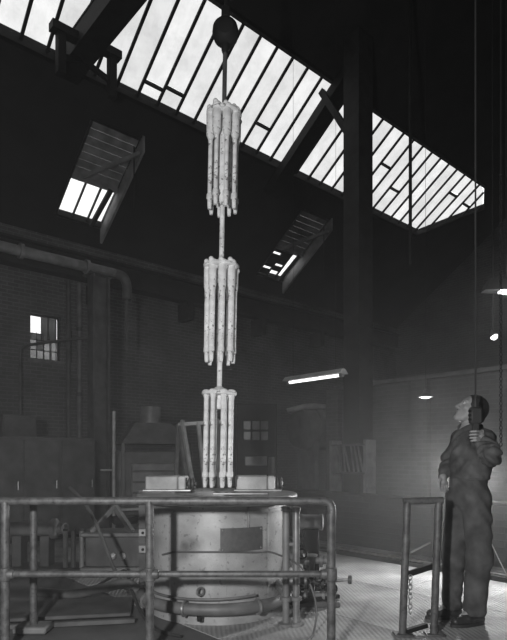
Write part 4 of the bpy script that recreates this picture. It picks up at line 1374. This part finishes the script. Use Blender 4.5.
# ---- shoes
for an, d_ in ((anL, unit((-.93, -.30, 0))), (anR, unit((-.98, -.10, 0)))):
    s_ = Field((an[0] - .36, an[1] - .25, -.01), (an[0] + .2, an[1] + .25, .2), .006)
    base_ = np.array([an[0], an[1], 0.])
    heel = base_ - d_ * .045 + bU * .045
    s_.cone(heel, base_ + d_ * .06 + bU * .046, .040, .044, .02)
    s_.cone(base_ + d_ * .06 + bU * .044, base_ + d_ * .165 + bU * .036, .044, .036, .02)
    s_.cone(heel + d_ * .03, base_ + bU * .115, .042, .046, .02)
    s_.clip(lambda x, y, z: .014 - z)
    so = s_.mesh('shoe', M_shoe, man)
    q = unit(np.cross([0, 0, 1.], d_))
    sole = MB()
    out = []
    for t in [2 * PI * i / 28 for i in range(28)]:
        along = .06 + .15 * math.cos(t)
        wd = .046 + (.006 if along > .08 else -.004)
        out.append(base_ + d_ * along + q * (wd * math.sin(t) * (1 if abs(math.cos(t)) < .9 else 1)))
    n_ = len(out)
    sole.add([(p[0], p[1], .0) for p in out] + [(p[0], p[1], .022) for p in out],
             [tuple(range(n_ - 1, -1, -1)), tuple(range(n_, 2 * n_))] + [(i, (i + 1) % n_, n_ + (i + 1) % n_, n_ + i) for i in range(n_)])
    sole.build('sole', M_rubber, so)

# ---- the control pendant in his hand, hung on its cable from the roof
pc_ = J(475, 425, -.252)
pt_ = thing('control_pendant', 'black push-button control pendant on a cable in the hand of the man', 'controller', (MX + pc_[0], MY + pc_[1], 0))
zt_, zb_ = J(475, 407, -.25)[2], J(475, 442.5, -.25)[2]
MB().bbox(-.024, .024, -.017, .017, zb_, zt_ - .11, .008).build('grip', M_rubber, pt_)
MB().bbox(-.044, .044, -.026, .026, zt_ - .125, zt_, .014).build('button_box', M_rubber, pt_)
for zz in (.03, .06, .09):
    MB().cyl((-.03, -.012, zt_ - zz), (-.054, -.012, zt_ - zz), .009, n=10).build('push_button', M_black, pt_)
MB().lathe([(.016, 0), (.013, .04), (.007, .06)], (0, 0, zt_), n=10).build('cable_gland', M_rubber, pt_)
MB().cyl((0, 0, zt_ + .05), (0, 0, 9.95), .0065, n=6).build('cable', M_rubber, pt_)

# ================================================================== HAZE
HAZE = .029
hz_m = bpy.data.materials.new('furnace_haze')
hz_m.use_nodes = True
nt = hz_m.node_tree
nt.nodes.remove(nt.nodes['Principled BSDF'])
vs_ = nn(nt, 'ShaderNodeVolumeScatter')
vs_.inputs['Color'].default_value = (1, 1, 1, 1)
vs_.inputs['Density'].default_value = .018
vs_.inputs['Anisotropy'].default_value = .25
ge_ = nn(nt, 'ShaderNodeNewGeometry')
sx_ = nn(nt, 'ShaderNodeSeparateXYZ')
nt.links.new(ge_.outputs['Position'], sx_.inputs[0])
m1 = nn(nt, 'ShaderNodeMapRange', interpolation_type='SMOOTHSTEP')      # thins out upwards
for k_, v_ in (('From Min', .6), ('From Max', 4.4), ('To Min', HAZE), ('To Max', 0.0)):
    m1.inputs[k_].default_value = v_
nt.links.new(sx_.outputs['Z'], m1.inputs['Value'])
m2 = nn(nt, 'ShaderNodeMapRange', interpolation_type='SMOOTHSTEP')      # hangs round the furnaces; thinned near the camera so its lamp scatters less
for k_, v_ in (('From Min', .6), ('From Max', 5.5), ('To Min', .03), ('To Max', 1.0)):
    m2.inputs[k_].default_value = v_
nt.links.new(sx_.outputs['Y'], m2.inputs['Value'])
mm = nn(nt, 'ShaderNodeMath', operation='MULTIPLY')
nt.links.new(m1.outputs['Result'], mm.inputs[0]); nt.links.new(m2.outputs['Result'], mm.inputs[1])
nt.links.new(mm.outputs[0], vs_.inputs['Density'])
nt.links.new(vs_.outputs[0], nt.nodes['Material Output'].inputs['Volume'])
hz = MB().box(A0 - .2, A1 + .2, B0 - .2, B1 + .2, -.15, 5.7).build('haze', hz_m, rotz=ROT)
tag(hz, 'thin smoky haze hanging in the lower part of the hall', 'haze', kind='stuff')
SC.cycles.volume_bounces = 0
